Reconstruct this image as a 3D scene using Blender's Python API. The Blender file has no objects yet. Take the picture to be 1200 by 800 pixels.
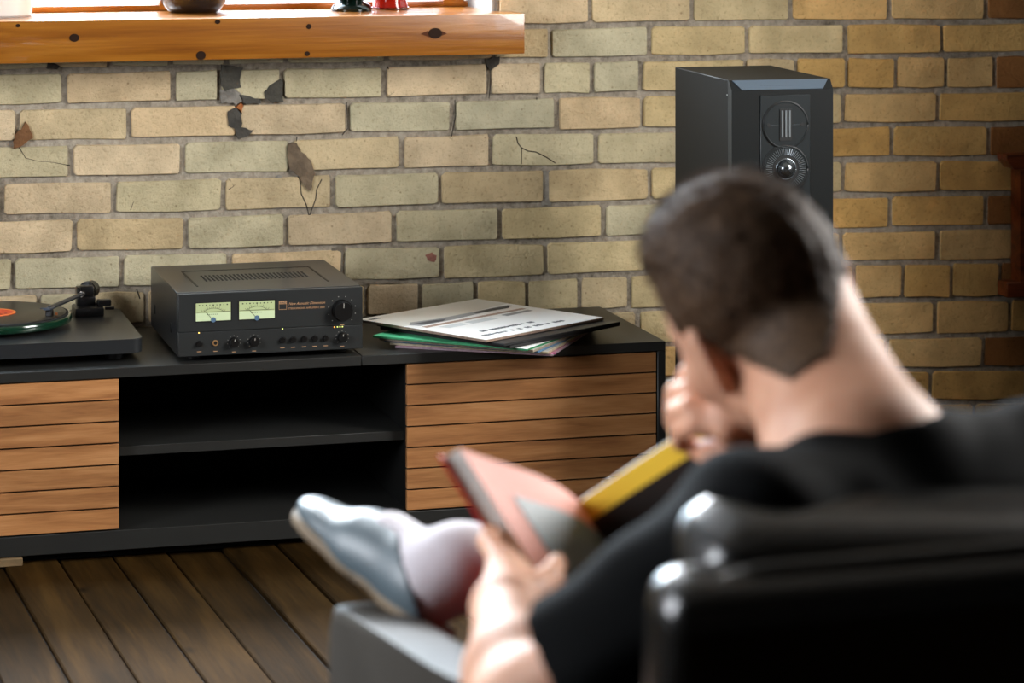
import bpy, bmesh, math, random
import numpy as np
from mathutils import Vector, Matrix
random.seed(7); np.random.seed(7)
S = bpy.context.scene
COL = S.collection
R = math.radians

# ---------------------------------------------------------------- camera
YAW, F, HZ, CAMZ = 0.267, 3235.0, -165.0, 1.416      # yaw to the right of +Y, focal length in px, horizon row, height
sn, cs = math.sin(YAW), math.cos(YAW)
cd = bpy.data.cameras.new('camera'); cam = bpy.data.objects.new('camera', cd); COL.objects.link(cam)
cam.location = (0, 0, CAMZ); cam.rotation_euler = (R(90), 0, -YAW)
cd.sensor_width = 36; cd.lens = F*36/1200; cd.shift_y = (HZ-400)/1200
cd.dof.use_dof = True; cd.dof.focus_distance = 5.7; cd.dof.aperture_fstop = 4.7; cd.clip_start = .05
S.camera = cam
# ---------------------------------------------------------------- sky, window light, exposure
S.view_settings.view_transform = 'Standard'; S.view_settings.look = 'None'
S.view_settings.exposure = 0.0; S.view_settings.gamma = 1.0; S.view_settings.use_curve_mapping = False
w = bpy.data.worlds.new('sky'); S.world = w; w.use_nodes = True
w.node_tree.nodes['Background'].inputs[0].default_value = (.72, .86, 1, 1)
w.node_tree.nodes['Background'].inputs[1].default_value = 6.0
def area(name, loc, rot, sx, sy, power, col):
    l = bpy.data.lights.new(name, 'AREA'); l.shape = 'RECTANGLE'; l.size = sx; l.size_y = sy
    l.energy = power; l.color = col
    o = bpy.data.objects.new(name, l); COL.objects.link(o); o.location = loc; o.rotation_euler = rot
    return o
area('daylight_right_window', (3.24, 3.7, 1.95), (0, R(80), 0), 1.5, 1.3, 185, (1, .96, .90))
area('daylight_back_window', (.30, 6.95, 2.2), (R(-66), 0, 0), 2.3, 1.9, 260, (.70, .87, 1))
area('bright_sky_patch', (.10, 8.2, 3.45), (R(-55), 0, 0), 3.4, .5, 760, (.93, .96, 1))
area('daylight_left_window', (-1.95, 3.45, 1.75), (0, R(-84), 0), 1.5, 1.3, 150, (.94, .96, 1))
S.cycles.use_denoising = True
S.cycles.max_bounces = 8; S.cycles.caustics_reflective = False; S.cycles.caustics_refractive = False
S.cycles.sample_clamp_indirect = 6

# ---------------------------------------------------------------- helpers: measuring
WALL = 6.10
def world(r, d, z): return Vector((sn*d + cs*r, cs*d - sn*r, z))
def pD(px, py, D): return world((px-600)/F*D, D, CAMZ-(py-HZ)/F*D)
def pY(px, py, Y):
    k = (px-600)/F; D = Y/(cs - sn*k); return pD(px, py, D)
def pZ(px, py, z):
    D = (CAMZ-z)*F/(py-HZ); return pD(px, py, D)
def L(px, py, D): return np.array([(px-600)/F*D, D, CAMZ-(py-HZ)/F*D])   # right / depth / up

# ---------------------------------------------------------------- helpers: materials
def lin(h):
    h = h.lstrip('#'); v = [int(h[i:i+2], 16)/255 for i in (0, 2, 4)]
    return tuple((c/12.92 if c <= .04045 else ((c+.055)/1.055)**2.4) for c in v) + (1,)
class NT:
    def __init__(s, name):
        s.m = bpy.data.materials.new(name); s.m.use_nodes = True; s.t = s.m.node_tree
        s.b = s.t.nodes['Principled BSDF']
    def n(s, typ, **kw):
        x = s.t.nodes.new(typ)
        for k, v in kw.items():
            if k.startswith('i_'): x.inputs[int(k[2:]) if k[2:].isdigit() else k[2:].replace('_', ' ')].default_value = v
            else: setattr(x, k, v)
        return x
    def l(s, a, b): s.t.links.new(a, b)
    def ramp(s, fac, stops):
        r = s.n('ShaderNodeValToRGB'); e = r.color_ramp.elements
        while len(e) < len(stops): e.new(.5)
        for x, (p, c) in zip(e, stops): x.position = p; x.color = c if len(c) == 4 else lin(c)
        s.l(fac, r.inputs[0]); return r.outputs[0]
    def bump(s, h, strength, dist=.01):
        b = s.n('ShaderNodeBump'); b.inputs['Strength'].default_value = strength; b.inputs['Distance'].default_value = dist
        s.l(h, b.inputs['Height']); s.l(b.outputs[0], s.b.inputs['Normal'])
def M(name, col, rough=.5, metal=0, var=None, bump=None, coat=0, emit=None, sss=0, spec=.5, sheen=0):
    q = NT(name); b = q.b; c = lin(col)
    b.inputs['Base Color'].default_value = c; b.inputs['Roughness'].default_value = rough
    b.inputs['Metallic'].default_value = metal; b.inputs['Coat Weight'].default_value = coat
    b.inputs['Specular IOR Level'].default_value = spec; b.inputs['Sheen Weight'].default_value = sheen
    if sss:
        b.inputs['Subsurface Weight'].default_value = sss; b.inputs['Subsurface Radius'].default_value = (.012, .004, .002)
    if emit:
        b.inputs['Emission Color'].default_value = lin(emit[0]); b.inputs['Emission Strength'].default_value = emit[1]
    g = q.n('ShaderNodeNewGeometry')
    if var:
        nz = q.n('ShaderNodeTexNoise'); nz.inputs['Scale'].default_value = var[0]; nz.inputs['Detail'].default_value = 6
        q.l(g.outputs['Position'], nz.inputs['Vector'])
        lo = tuple(max(0, x*(1-var[1])) for x in c[:3]) + (1,); hi = tuple(min(1, x*(1+var[1])) for x in c[:3]) + (1,)
        q.l(q.ramp(nz.outputs[0], [(.3, lo), (.7, hi)]), b.inputs['Base Color'])
    if bump:
        nz = q.n('ShaderNodeTexNoise'); nz.inputs['Scale'].default_value = bump[0]; nz.inputs['Detail'].default_value = 5
        q.l(g.outputs['Position'], nz.inputs['Vector']); q.bump(nz.outputs[0], bump[1], bump[2] if len(bump) > 2 else .004)
    return q.m
def wood(name, cols, rough=.4, scale=(1.2, 22, 22), knots=0, spec=.5, coat=0, bump=.15):
    """grain runs along the object's X axis"""
    q = NT(name); tc = q.n('ShaderNodeTexCoord'); oi = q.n('ShaderNodeObjectInfo')
    add = q.n('ShaderNodeVectorMath', operation='ADD'); mul = q.n('ShaderNodeVectorMath', operation='SCALE'); mul.inputs[0].default_value = (31, 17, 23)
    q.l(oi.outputs['Random'], mul.inputs['Scale']); q.l(tc.outputs['Object'], add.inputs[0]); q.l(mul.outputs[0], add.inputs[1])
    mp = q.n('ShaderNodeMapping'); mp.inputs['Scale'].default_value = scale; q.l(add.outputs[0], mp.inputs[0])
    n1 = q.n('ShaderNodeTexNoise'); n1.inputs['Scale'].default_value = 1.6; n1.inputs['Detail'].default_value = 8; n1.inputs['Distortion'].default_value = .9
    q.l(mp.outputs[0], n1.inputs['Vector'])
    mp2 = q.n('ShaderNodeMapping'); mp2.inputs['Scale'].default_value = (scale[0]*4, scale[1]*6, scale[2]*6); q.l(add.outputs[0], mp2.inputs[0])
    n2 = q.n('ShaderNodeTexNoise'); n2.inputs['Scale'].default_value = 2.5; n2.inputs['Detail'].default_value = 6; q.l(mp2.outputs[0], n2.inputs['Vector'])
    mx = q.n('ShaderNodeMath', operation='MULTIPLY_ADD'); mx.inputs[1].default_value = .35; q.l(n2.outputs[0], mx.inputs[0]); q.l(n1.outputs[0], mx.inputs[2])
    sb = q.n('ShaderNodeMath', operation='SUBTRACT'); sb.inputs[1].default_value = .175; q.l(mx.outputs[0], sb.inputs[0])
    c = q.ramp(sb.outputs[0], [(.28, cols[0]), (.5, cols[1]), (.72, cols[2])])
    if knots:
        v = q.n('ShaderNodeTexVoronoi'); v.inputs['Scale'].default_value = knots
        mk = q.n('ShaderNodeMapping'); mk.inputs['Scale'].default_value = (1, 2.2, 2.2); q.l(add.outputs[0], mk.inputs[0]); q.l(mk.outputs[0], v.inputs['Vector'])
        kr = q.ramp(v.outputs['Distance'], [(.03, (.12, .12, .12, 1)), (.11, (1, 1, 1, 1))])
        mm = q.n('ShaderNodeMix', data_type='RGBA', blend_type='MULTIPLY'); mm.inputs[0].default_value = .8
        q.l(c, mm.inputs[6]); q.l(kr, mm.inputs[7]); c = mm.outputs[2]
    # every board its own tone
    hs = q.n('ShaderNodeHueSaturation'); ma = q.n('ShaderNodeMath', operation='MULTIPLY_ADD'); ma.inputs[1].default_value = .3; ma.inputs[2].default_value = .85
    q.l(oi.outputs['Random'], ma.inputs[0]); q.l(ma.outputs[0], hs.inputs['Value']); q.l(c, hs.inputs['Color'])
    q.l(hs.outputs[0], q.b.inputs['Base Color'])
    q.b.inputs['Roughness'].default_value = rough; q.b.inputs['Specular IOR Level'].default_value = spec; q.b.inputs['Coat Weight'].default_value = coat
    q.bump(n2.outputs[0], bump, .003)
    return q.m
def brick_mat():
    q = NT('brick_clay'); oi = q.n('ShaderNodeObjectInfo'); g = q.n('ShaderNodeNewGeometry')
    n1 = q.n('ShaderNodeTexNoise'); n1.inputs['Scale'].default_value = 14; n1.inputs['Detail'].default_value = 7; q.l(g.outputs['Position'], n1.inputs['Vector'])
    n2 = q.n('ShaderNodeTexNoise'); n2.inputs['Scale'].default_value = 130; n2.inputs['Detail'].default_value = 6; n2.inputs['Roughness'].default_value = .7; q.l(g.outputs['Position'], n2.inputs['Vector'])
    r1 = q.ramp(n1.outputs[0], [(.3, (.74, .73, .69, 1)), (.66, (1.06, 1.05, 1.02, 1))])
    r2 = q.ramp(n2.outputs[0], [(.28, (.62, .58, .52, 1)), (.46, (1, 1, 1, 1))])
    m1 = q.n('ShaderNodeMix', data_type='RGBA', blend_type='MULTIPLY'); m1.inputs[0].default_value = 1
    q.l(oi.outputs['Color'], m1.inputs[6]); q.l(r1, m1.inputs[7])
    m2 = q.n('ShaderNodeMix', data_type='RGBA', blend_type='MULTIPLY'); m2.inputs[0].default_value = .9
    q.l(m1.outputs[2], m2.inputs[6]); q.l(r2, m2.inputs[7])
    # small dark pits
    v = q.n('ShaderNodeTexVoronoi'); v.inputs['Scale'].default_value = 34; q.l(g.outputs['Position'], v.inputs['Vector'])
    r3 = q.ramp(v.outputs['Distance'], [(.05, (.35, .28, .2, 1)), (.1, (1, 1, 1, 1))])
    m3 = q.n('ShaderNodeMix', data_type='RGBA', blend_type='MULTIPLY'); m3.inputs[0].default_value = .55
    q.l(m2.outputs[2], m3.inputs[6]); q.l(r3, m3.inputs[7])
    q.l(m3.outputs[2], q.b.inputs['Base Color']); q.b.inputs['Roughness'].default_value = .9; q.b.inputs['Specular IOR Level'].default_value = .2
    ad = q.n('ShaderNodeMath', operation='MULTIPLY_ADD'); ad.inputs[1].default_value = .45; q.l(n2.outputs[0], ad.inputs[0]); q.l(n1.outputs[0], ad.inputs[2])
    q.bump(ad.outputs[0], 1.0, .009)
    return q.m
def glass_mat(name, tint='#ffffff', gl=.08):
    q = NT(name); t = q.t; out = t.nodes['Material Output']
    tr = q.n('ShaderNodeBsdfTransparent'); tr.inputs[0].default_value = lin(tint)
    gs = q.n('ShaderNodeBsdfGlossy'); gs.inputs['Roughness'].default_value = .02
    mx = q.n('ShaderNodeMixShader'); mx.inputs[0].default_value = gl
    q.l(tr.outputs[0], mx.inputs[1]); q.l(gs.outputs[0], mx.inputs[2]); q.l(mx.outputs[0], out.inputs[0]); return q.m

# ---------------------------------------------------------------- helpers: meshes
def mesh_obj(name, verts, faces, mat=None, parent=None, loc=(0, 0, 0), rz=0, smooth=False, angle=None):
    me = bpy.data.meshes.new(name); me.from_pydata([tuple(v) for v in verts], [], [tuple(f) for f in faces]); me.update()
    return link(name, me, mat, parent, loc, rz, smooth, angle)
def link(name, me, mat=None, parent=None, loc=(0, 0, 0), rz=0, smooth=False, angle=None):
    o = bpy.data.objects.new(name, me); COL.objects.link(o)
    if mat and not me.materials: me.materials.append(mat)
    if parent: o.parent = parent
    o.location = loc; o.rotation_euler = (0, 0, rz)
    if smooth:
        me.polygons.foreach_set('use_smooth', [True]*len(me.polygons))
        if angle:
            try: me.set_sharp_from_angle(angle=R(angle))
            except Exception: pass
    return o
def from_bm(name, bm, mat=None, parent=None, **kw):
    bmesh.ops.recalc_face_normals(bm, faces=bm.faces)
    me = bpy.data.meshes.new(name); bm.to_mesh(me); bm.free()
    return link(name, me, mat, parent, **kw)
def bx(bm, c, s, bev=0, seg=2, rot=None):
    g = bmesh.ops.create_cube(bm, size=1)['verts']
    bmesh.ops.scale(bm, vec=s, verts=g)
    if bev:
        es = list({e for v in g for e in v.link_edges})
        r = bmesh.ops.bevel(bm, geom=es, offset=bev, segments=seg, profile=.6, affect='EDGES')
        g = list({v for f in r['faces'] for v in f.verts} | {v for v in g if v.is_valid})
    if rot is not None: bmesh.ops.transform(bm, matrix=rot.to_4x4(), verts=g)
    bmesh.ops.translate(bm, vec=c, verts=g); return g
def box(name, c, s, mat, parent=None, bev=0, seg=2, **kw):
    bm = bmesh.new(); bx(bm, c, s, bev, seg); 
    if bev: kw.setdefault('smooth', True); kw.setdefault('angle', 40)
    return from_bm(name, bm, mat, parent, **kw)
def cyl(bm, a, b, r1, r2=None, n=20, cap=True):
    r2 = r1 if r2 is None else r2; a = Vector(a); b = Vector(b); d = b-a
    q = d.to_track_quat('Z', 'Y')
    g = bmesh.ops.create_cone(bm, cap_ends=cap, segments=n, radius1=r1, radius2=r2, depth=d.length)['verts']
    bmesh.ops.transform(bm, matrix=Matrix.Translation((a+b)/2) @ q.to_matrix().to_4x4(), verts=g); return g
def lathe(name, prof, mat, parent=None, n=40, **kw):
    vs, fs = [], []
    for r, z in prof:
        for i in range(n): a = 2*math.pi*i/n; vs.append((r*math.cos(a), r*math.sin(a), z))
    for j in range(len(prof)-1):
        for i in range(n): k = (i+1) % n; fs.append((j*n+i, j*n+k, (j+1)*n+k, (j+1)*n+i))
    if prof[0] == prof[-1]: pass
    elif prof[0][0] > 1e-5: fs.append(tuple(range(n))[::-1])
    if prof[-1][0] > 1e-5 and prof[0] != prof[-1]: fs.append(tuple((len(prof)-1)*n+i for i in range(n)))
    kw.setdefault('smooth', True); kw.setdefault('angle', 40)
    return mesh_obj(name, vs, fs, mat, parent, **kw)
def prism(bm, pts, off):
    """polygon pts (3D) extruded by the vector off"""
    v1 = [bm.verts.new(p) for p in pts]; v2 = [bm.verts.new(Vector(p)+Vector(off)) for p in pts]; n = len(pts)
    bm.faces.new(v1); bm.faces.new(v2[::-1])
    for i in range(n): j = (i+1) % n; bm.faces.new((v1[j], v1[i], v2[i], v2[j]))
def tube(bm, pts, r, n=8):
    pts = [Vector(p) for p in pts]; rings = []
    for i, p in enumerate(pts):
        d = (pts[min(i+1, len(pts)-1)]-pts[max(i-1, 0)]).normalized(); q = d.to_track_quat('Z', 'Y')
        rr = r[i] if isinstance(r, (list, tuple)) else r
        rings.append([bm.verts.new(p + q @ Vector((rr*math.cos(2*math.pi*k/n), rr*math.sin(2*math.pi*k/n), 0))) for k in range(n)])
    for a, b in zip(rings, rings[1:]):
        for k in range(n): bm.faces.new((a[k], a[(k+1) % n], b[(k+1) % n], b[k]))
    bm.faces.new(rings[0][::-1]); bm.faces.new(rings[-1])
def empty(name, label, cat, loc=(0, 0, 0), rz=0, group=None):
    o = bpy.data.objects.new(name, None); COL.objects.link(o); o.location = loc; o.rotation_euler = (0, 0, rz); o.empty_display_size = .1
    return tag(o, label, cat, group)
def tag(o, label, cat, group=None):
    o['label'] = label; o['category'] = cat
    if group: o['group'] = group
    return o
def struct(o, label=None):
    o['kind'] = 'structure'
    if label: o['label'] = label
    return o
def text(name, s, size, mat, parent, loc, rot, shear=0, align='LEFT', width=None):
    c = bpy.data.curves.new(name, 'FONT'); c.body = s; c.size = size; c.shear = shear; c.align_x = align; c.extrude = .0002; c.resolution_u = 3
    o = bpy.data.objects.new(name, c); COL.objects.link(o)
    me = bpy.data.meshes.new_from_object(o.evaluated_get(bpy.context.evaluated_depsgraph_get()))
    bpy.data.objects.remove(o); me.name = name
    if width:
        xs = [v.co.x for v in me.vertices]; k = width/(max(xs)-min(xs))
        for v in me.vertices: v.co.x *= k
    me.materials.clear(); me.materials.append(mat)
    t = bpy.data.objects.new(name, me); COL.objects.link(t); t.parent = parent; t.location = loc; t.rotation_euler = rot; return t

# ---------------------------------------------------------------- helpers: smooth bodies from distance fields
class SDF:
    def __init__(s, lo, hi, h):
        s.lo = np.array(lo, float); s.h = h; s.n = np.ceil((np.array(hi)-s.lo)/h).astype(int)+1
        s.F = np.full(s.n, .2, np.float32)
    def sub(s, lo, hi, pad):
        a = np.clip(np.floor((np.array(lo)-pad-s.lo)/s.h).astype(int), 0, s.n-1); b = np.clip(np.ceil((np.array(hi)+pad-s.lo)/s.h).astype(int)+1, 1, s.n)
        sl = tuple(slice(x, y) for x, y in zip(a, b))
        g = [((np.arange(x, y)*s.h)+o).astype(np.float32) for x, y, o in zip(a, b, s.lo)]
        return sl, np.meshgrid(*g, indexing='ij', sparse=True)
    def put(s, sl, d, k, op='u'):
        A = s.F[sl]
        if op == 'u':
            if k > 0: q = np.maximum(k-np.abs(A-d), 0)/k; s.F[sl] = np.minimum(A, d)-q*q*k*.25
            else: s.F[sl] = np.minimum(A, d)
        else:
            d = -d
            if k > 0: q = np.maximum(k-np.abs(A-d), 0)/k; s.F[sl] = np.maximum(A, d)+q*q*k*.25
            else: s.F[sl] = np.maximum(A, d)
    def cone(s, a, b, r1, r2, k=.02, op='u', clip=None):
        a = np.array(a, float); b = np.array(b, float); m = max(r1, r2)
        sl, (X, Y, Z) = s.sub(np.minimum(a, b), np.maximum(a, b), m+k+.02)
        d = b-a; L2 = max(float(d@d), 1e-9)
        t = np.clip(((X-a[0])*d[0]+(Y-a[1])*d[1]+(Z-a[2])*d[2])/L2, 0, 1)
        dist = np.sqrt((X-a[0]-t*d[0])**2+(Y-a[1]-t*d[1])**2+(Z-a[2]-t*d[2])**2)-(r1+(r2-r1)*t)
        if clip is not None:
            for p, nn in (clip if isinstance(clip, list) else [clip]): dist = np.maximum(dist, (X-p[0])*nn[0]+(Y-p[1])*nn[1]+(Z-p[2])*nn[2])
        s.put(sl, dist, k, op)
    def chain(s, pts, rs, k=.012):
        for i in range(len(pts)-1): s.cone(pts[i], pts[i+1], rs[i], rs[i+1], k)
    def ell(s, c, r, Rm=np.eye(3), k=.02, op='u', clip=None):
        """Rm columns = the ellipsoid's axes"""
        c = np.array(c, float); r = np.array(r, float); m = r.max()
        sl, (X, Y, Z) = s.sub(c, c, m+k+.02)
        P = [(X-c[0])*Rm[0, i]+(Y-c[1])*Rm[1, i]+(Z-c[2])*Rm[2, i] for i in range(3)]
        k0 = np.sqrt(sum((p/q)**2 for p, q in zip(P, r))); k1 = np.sqrt(sum((p/q**2)**2 for p, q in zip(P, r)))+1e-6
        dist = k0*(k0-1)/k1
        if clip is not None:
            for p, nn in clip: dist = np.maximum(dist, (X-p[0])*nn[0]+(Y-p[1])*nn[1]+(Z-p[2])*nn[2])
        s.put(sl, dist, k, op)
    def mesh(s):
        Fd = s.F; sg = Fd < 0; nx, ny, nz = Fd.shape
        cnt = np.zeros((nx-1, ny-1, nz-1), np.int8)
        off = [(i, j, k) for i in (0, 1) for j in (0, 1) for k in (0, 1)]
        for i, j, k in off: cnt += sg[i:nx-1+i, j:ny-1+j, k:nz-1+k]
        idx = np.argwhere((cnt > 0) & (cnt < 8)); N = len(idx)
        cv = np.stack([Fd[idx[:, 0]+i, idx[:, 1]+j, idx[:, 2]+k] for i, j, k in off], 1)
        acc = np.zeros((N, 3)); num = np.zeros(N)
        for p in range(8):
            for q in range(p+1, 8):
                o1, o2 = np.array(off[p]), np.array(off[q])
                if abs(o1-o2).sum() != 1: continue
                a, b = cv[:, p], cv[:, q]; c = (a < 0) != (b < 0); t = np.where(c, a/np.where(c, a-b, 1), 0)
                acc += c[:, None]*(o1+(o2-o1)*t[:, None]); num += c
        V = (idx+acc/num[:, None])*s.h+s.lo
        mp = np.full((nx-1, ny-1, nz-1), -1, np.int64); mp[tuple(idx.T)] = np.arange(N)
        Q = []
        for ax in range(3):
            o = [(1, 2), (2, 0), (0, 1)][ax]
            a = [slice(None)]*3; b = [slice(None)]*3
            a[ax] = slice(0, -1); b[ax] = slice(1, None)
            e = np.argwhere(sg[tuple(a)] != sg[tuple(b)])
            e = e[(e[:, o[0]] > 0) & (e[:, o[1]] > 0) & (e[:, o[0]] < s.n[o[0]]-1) & (e[:, o[1]] < s.n[o[1]]-1)]
            ins = sg[tuple(e.T)]
            def at(d0, d1):
                c = e.copy(); c[:, o[0]] += d0; c[:, o[1]] += d1; return mp[tuple(c.T)]
            q = np.stack([at(-1, -1), at(0, -1), at(0, 0), at(-1, 0)], 1)
            q[~ins] = q[~ins][:, ::-1]; Q.append(q)
        return V, np.concatenate(Q)
def sdf_obj(name, sdf, mat, base, parent=None, noise=None):
    V, Q = sdf.mesh()
    if noise is not None: V = noise(V)
    W = np.stack([sn*V[:, 1]+cs*V[:, 0], cs*V[:, 1]-sn*V[:, 0], V[:, 2]], 1)-np.array(base)
    me = bpy.data.meshes.new(name); me.vertices.add(len(W)); me.vertices.foreach_set('co', W.astype(np.float32).ravel())
    me.loops.add(Q.size); me.loops.foreach_set('vertex_index', Q.astype(np.int32).ravel())
    me.polygons.add(len(Q)); me.polygons.foreach_set('loop_start', np.arange(0, Q.size, 4, dtype=np.int32))
    me.update(calc_edges=True); me.validate()
    me.polygons.foreach_set('use_smooth', [True]*len(me.polygons))
    return link(name, me, mat, parent)

# ================================================================ SETTING
def room():
    plaster = M('room_plaster', '#423b34', .9, var=(3, .1)); mortar = NT('mortar')
    g = mortar.n('ShaderNodeNewGeometry'); nz = mortar.n('ShaderNodeTexNoise'); nz.inputs['Scale'].default_value = 60; nz.inputs['Detail'].default_value = 8; nz.inputs['Roughness'].default_value = .7
    mortar.l(g.outputs['Position'], nz.inputs['Vector'])
    n3 = mortar.n('ShaderNodeTexNoise'); n3.inputs['Scale'].default_value = 5; mortar.l(g.outputs['Position'], n3.inputs['Vector'])
    ad = mortar.n('ShaderNodeMath', operation='MULTIPLY_ADD'); ad.inputs[1].default_value = .5; mortar.l(n3.outputs[0], ad.inputs[0]); mortar.l(nz.outputs[0], ad.inputs[2])
    mortar.l(mortar.ramp(ad.outputs[0], [(.5, '#5d5548'), (.72, '#948a7b'), (.98, '#b8ae9d')]), mortar.b.inputs['Base Color'])
    mortar.b.inputs['Roughness'].default_value = .95; mortar.bump(nz.outputs[0], .9, .008); mortar = mortar.m
    XL, XR, YR, H = -1.7, 3.02, -1.6, 3.3
    wx1 = pY(583, 0, WALL).x; wx0 = wx1-2.1; wz0, wz1 = 1.0, 2.85
    T = .34
    # back wall around the window opening
    bm = bmesh.new()
    def q(b, x0, x1, y0, y1, z0, z1): bx(b, ((x0+x1)/2, (y0+y1)/2, (z0+z1)/2), (x1-x0, y1-y0, z1-z0))
    q(bm, XL, wx0, WALL, WALL+T, 0, H); q(bm, wx1, XR, WALL, WALL+T, 0, H); q(bm, wx0, wx1, WALL, WALL+T, 0, wz0); q(bm, wx0, wx1, WALL, WALL+T, wz1, H)
    wall = struct(from_bm('wall_back', bm, mortar), 'yellow brick back wall with grey mortar joints and cracks')
    # right wall around its window
    ry0, ry1, rz0, rz1 = 2.4, 4.0, .95, 2.7
    for nm, xa, ry0, ry1 in (('wall_right', XR, 2.9, 4.5), ('wall_left', XL-.3, 2.7, 4.2)):
        bm = bmesh.new()
        q(bm, xa, xa+.3, YR, ry0, 0, H); q(bm, xa, xa+.3, ry1, WALL+T, 0, H); q(bm, xa, xa+.3, ry0, ry1, 0, rz0); q(bm, xa, xa+.3, ry0, ry1, rz1, H)
        struct(from_bm(nm, bm, plaster), 'plain side wall with a tall window, outside the frame')
    struct(box('wall_front', ((XL+XR)/2, YR-.1, H/2), (XR-XL, .2, H), plaster))
    struct(box('ceiling', ((XL+XR)/2, (YR+WALL)/2, H+.1), (XR-XL+.6, WALL-YR+.6, .2), M('ceiling_paint', '#7a736a', .9)))
    # floor: boards
    dark = M('floor_gap', '#120d09', .9)
    fl = struct(box('floor', ((XL+XR)/2, (YR+WALL)/2, -.06), (XR-XL+.6, WALL-YR+.7, .1), dark), 'old pine plank floor with dark gaps')
    fl.name = 'floor'
    fm = wood('floor_pine', ['#191005', '#271a09', '#37260f'], rough=.72, spec=.06, scale=(.9, 10, 10), knots=3.5, bump=.3); fm.node_tree.nodes['Principled BSDF'].inputs['Specular Tint'].default_value = (.55, .36, .18, 1)
    a = -R(3.0); pitch = .1115
    ref = pZ(72, 661, 0)
    ux, uy = math.sin(-a), math.cos(a)         # along the boards (mostly +y, a touch towards -x)
    ux = -math.sin(R(3.0)); uy = math.cos(R(3.0))
    me_cache = []
    for kv in range(3):
        bm = bmesh.new(); g = bx(bm, (0, 0, -.011), (6.8, pitch-.005+.0006*kv, .022), .0025, 1)
        m = bpy.data.meshes.new('plank'); bm.to_mesh(m); bm.free(); m.materials.append(fm); me_cache.append(m)
    for i in range(-21, 31):
        cx = ref.x + (i+.5)*pitch*uy; cy = ref.y + (i+.5)*pitch*(-ux)
        t0 = 5.75-cy
        px_, py_ = cx+ux*(2.62-cy)/uy, 2.62
        if not (XL+.1 < px_ < XR-.1): continue
        o = link('plank', me_cache[i % 3], None, fl, (px_, py_, random.uniform(-.0012, .0008)-.001))
        o.rotation_euler = (0, random.uniform(-.002, .002), math.atan2(uy, ux))
    # ---- bricks, course by course (mortar lines measured at x = 0, 400, 790, 1000, 1190)
    XS = [0, 200, 400, 600, 790, 1000, 1190]
    ML = {-2: [-6, -8, -10, -11, -12, -13, -14], -1: [40, 37, 34, 31, 28, 26, 25], 0: [84, 80, 76, 71, 67.5, 65, 63.5], 1: [125.5, 122, 117.5, 113.5, 109, 106, 105],
          2: [169, 164, 158.5, 154, 152, 146, 144.5], 3: [212, 207, 202, 197, 193.5, 186, 185], 4: [255, 251, 246, 240, 235, 227.5, 226],
          5: [300, 295, 289, 283, 277, 269.5, 265.5], 6: [343, 337, 331, 326, 319, 308, 305], 7: [386, 379, 373, 367, 361, 352, 349],
          8: [428, 421, 415, 409, 402, 394, 391], 9: [470, 463, 457, 450, 443, 433, 431], 10: [512, 505, 498, 491, 483, 472, 470],
          11: [554, 546, 539, 531, 523, 512, 509], 12: [596, 588, 580, 572, 563, 552, 548], 13: [638, 629, 621, 612, 603, 591, 587]}
    def my(k, px): return float(np.interp(px, XS, ML[k])) if 0 <= px <= 1190 else (ML[k][0]-px*.027 if px < 0 else ML[k][-1]-(px-1190)*.02)
    J = {-1: [583, 691, 810, 926, 1042, 1155, 1215], 0: [60, 128, 200, 265, 335, 453, 578, 644, 761, 875, 990, 1103, 1220],
         1: [-48, 75, 203, 257, 330, 450, 573, 635, 693, 750, 872, 932, 991, 1049, 1108, 1165, 1222], 2: [20, 151, 279, 407, 530, 652, 752, 870, 987, 1098, 1212],
         3: [-40, 83, 214, 340, 470, 575, 698, 816, 932, 1045, 1158, 1214], 4: [2, 133, 261, 390, 515, 639, 761, 876, 987, 1098, 1214],
         5: [-40, 87, 218, 335, 462, 586, 707, 824, 936, 1043, 1155, 1214], 6: [15, 143, 268, 402, 517, 639, 758, 872, 985, 1098, 1206],
         7: [-20, 45, 108, 171, 235, 300, 364, 428, 492, 557, 617, 679, 737, 800, 866, 934, 1000, 1057, 1114, 1171, 1226], 8: [5, 135, 262, 385, 507, 628, 747, 864, 980, 1095, 1183, 1240],
         9: [-55, 72, 200, 325, 447, 567, 687, 805, 922, 1038, 1151, 1212], 10: [5, 135, 262, 385, 507, 628, 747, 864, 978, 1090, 1202]}
    bmat = brick_mat()
    P, G, Yl, O, Rd, T2 = '#d6bf9c', '#c8be9f', '#d1bd92', '#dcb67c', '#96663a', '#d0ba93'
    CC = {-1: [P, T2, Yl, O, O, Rd], 0: [T2, G, G, G, G, P, T2, G, G, P, Yl, Yl], 1: [G, P, G, G, G, P, P, G, G, P, T2, Yl, O, O, O, Rd],
          2: [T2, P, P, G, G, P, G, G, O, Yl], 3: [G, P, G, T2, P, G, G, T2, Yl, O, Rd], 4: [P, G, T2, G, T2, T2, G, Yl, O, O], 5: [P, T2, G, P, G, Yl, G, Yl, O, O, Rd],
          6: [G, G, P, G, Yl, Yl, T2, O, O, O], 7: [P, G, T2, P, G, G, T2, P, G, Yl, Yl, T2, Yl, Yl, O, O, O, O, O, Rd], 8: [G, T2, P, G, Yl, T2, Yl, O, O, O, O], 9: [G, P, T2, G, Yl, Yl, O, O, O, O, Rd]}
    # mesh variants: an irregular slab face with worn corners, unit size, sunk into the mortar bed
    variants = []
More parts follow.
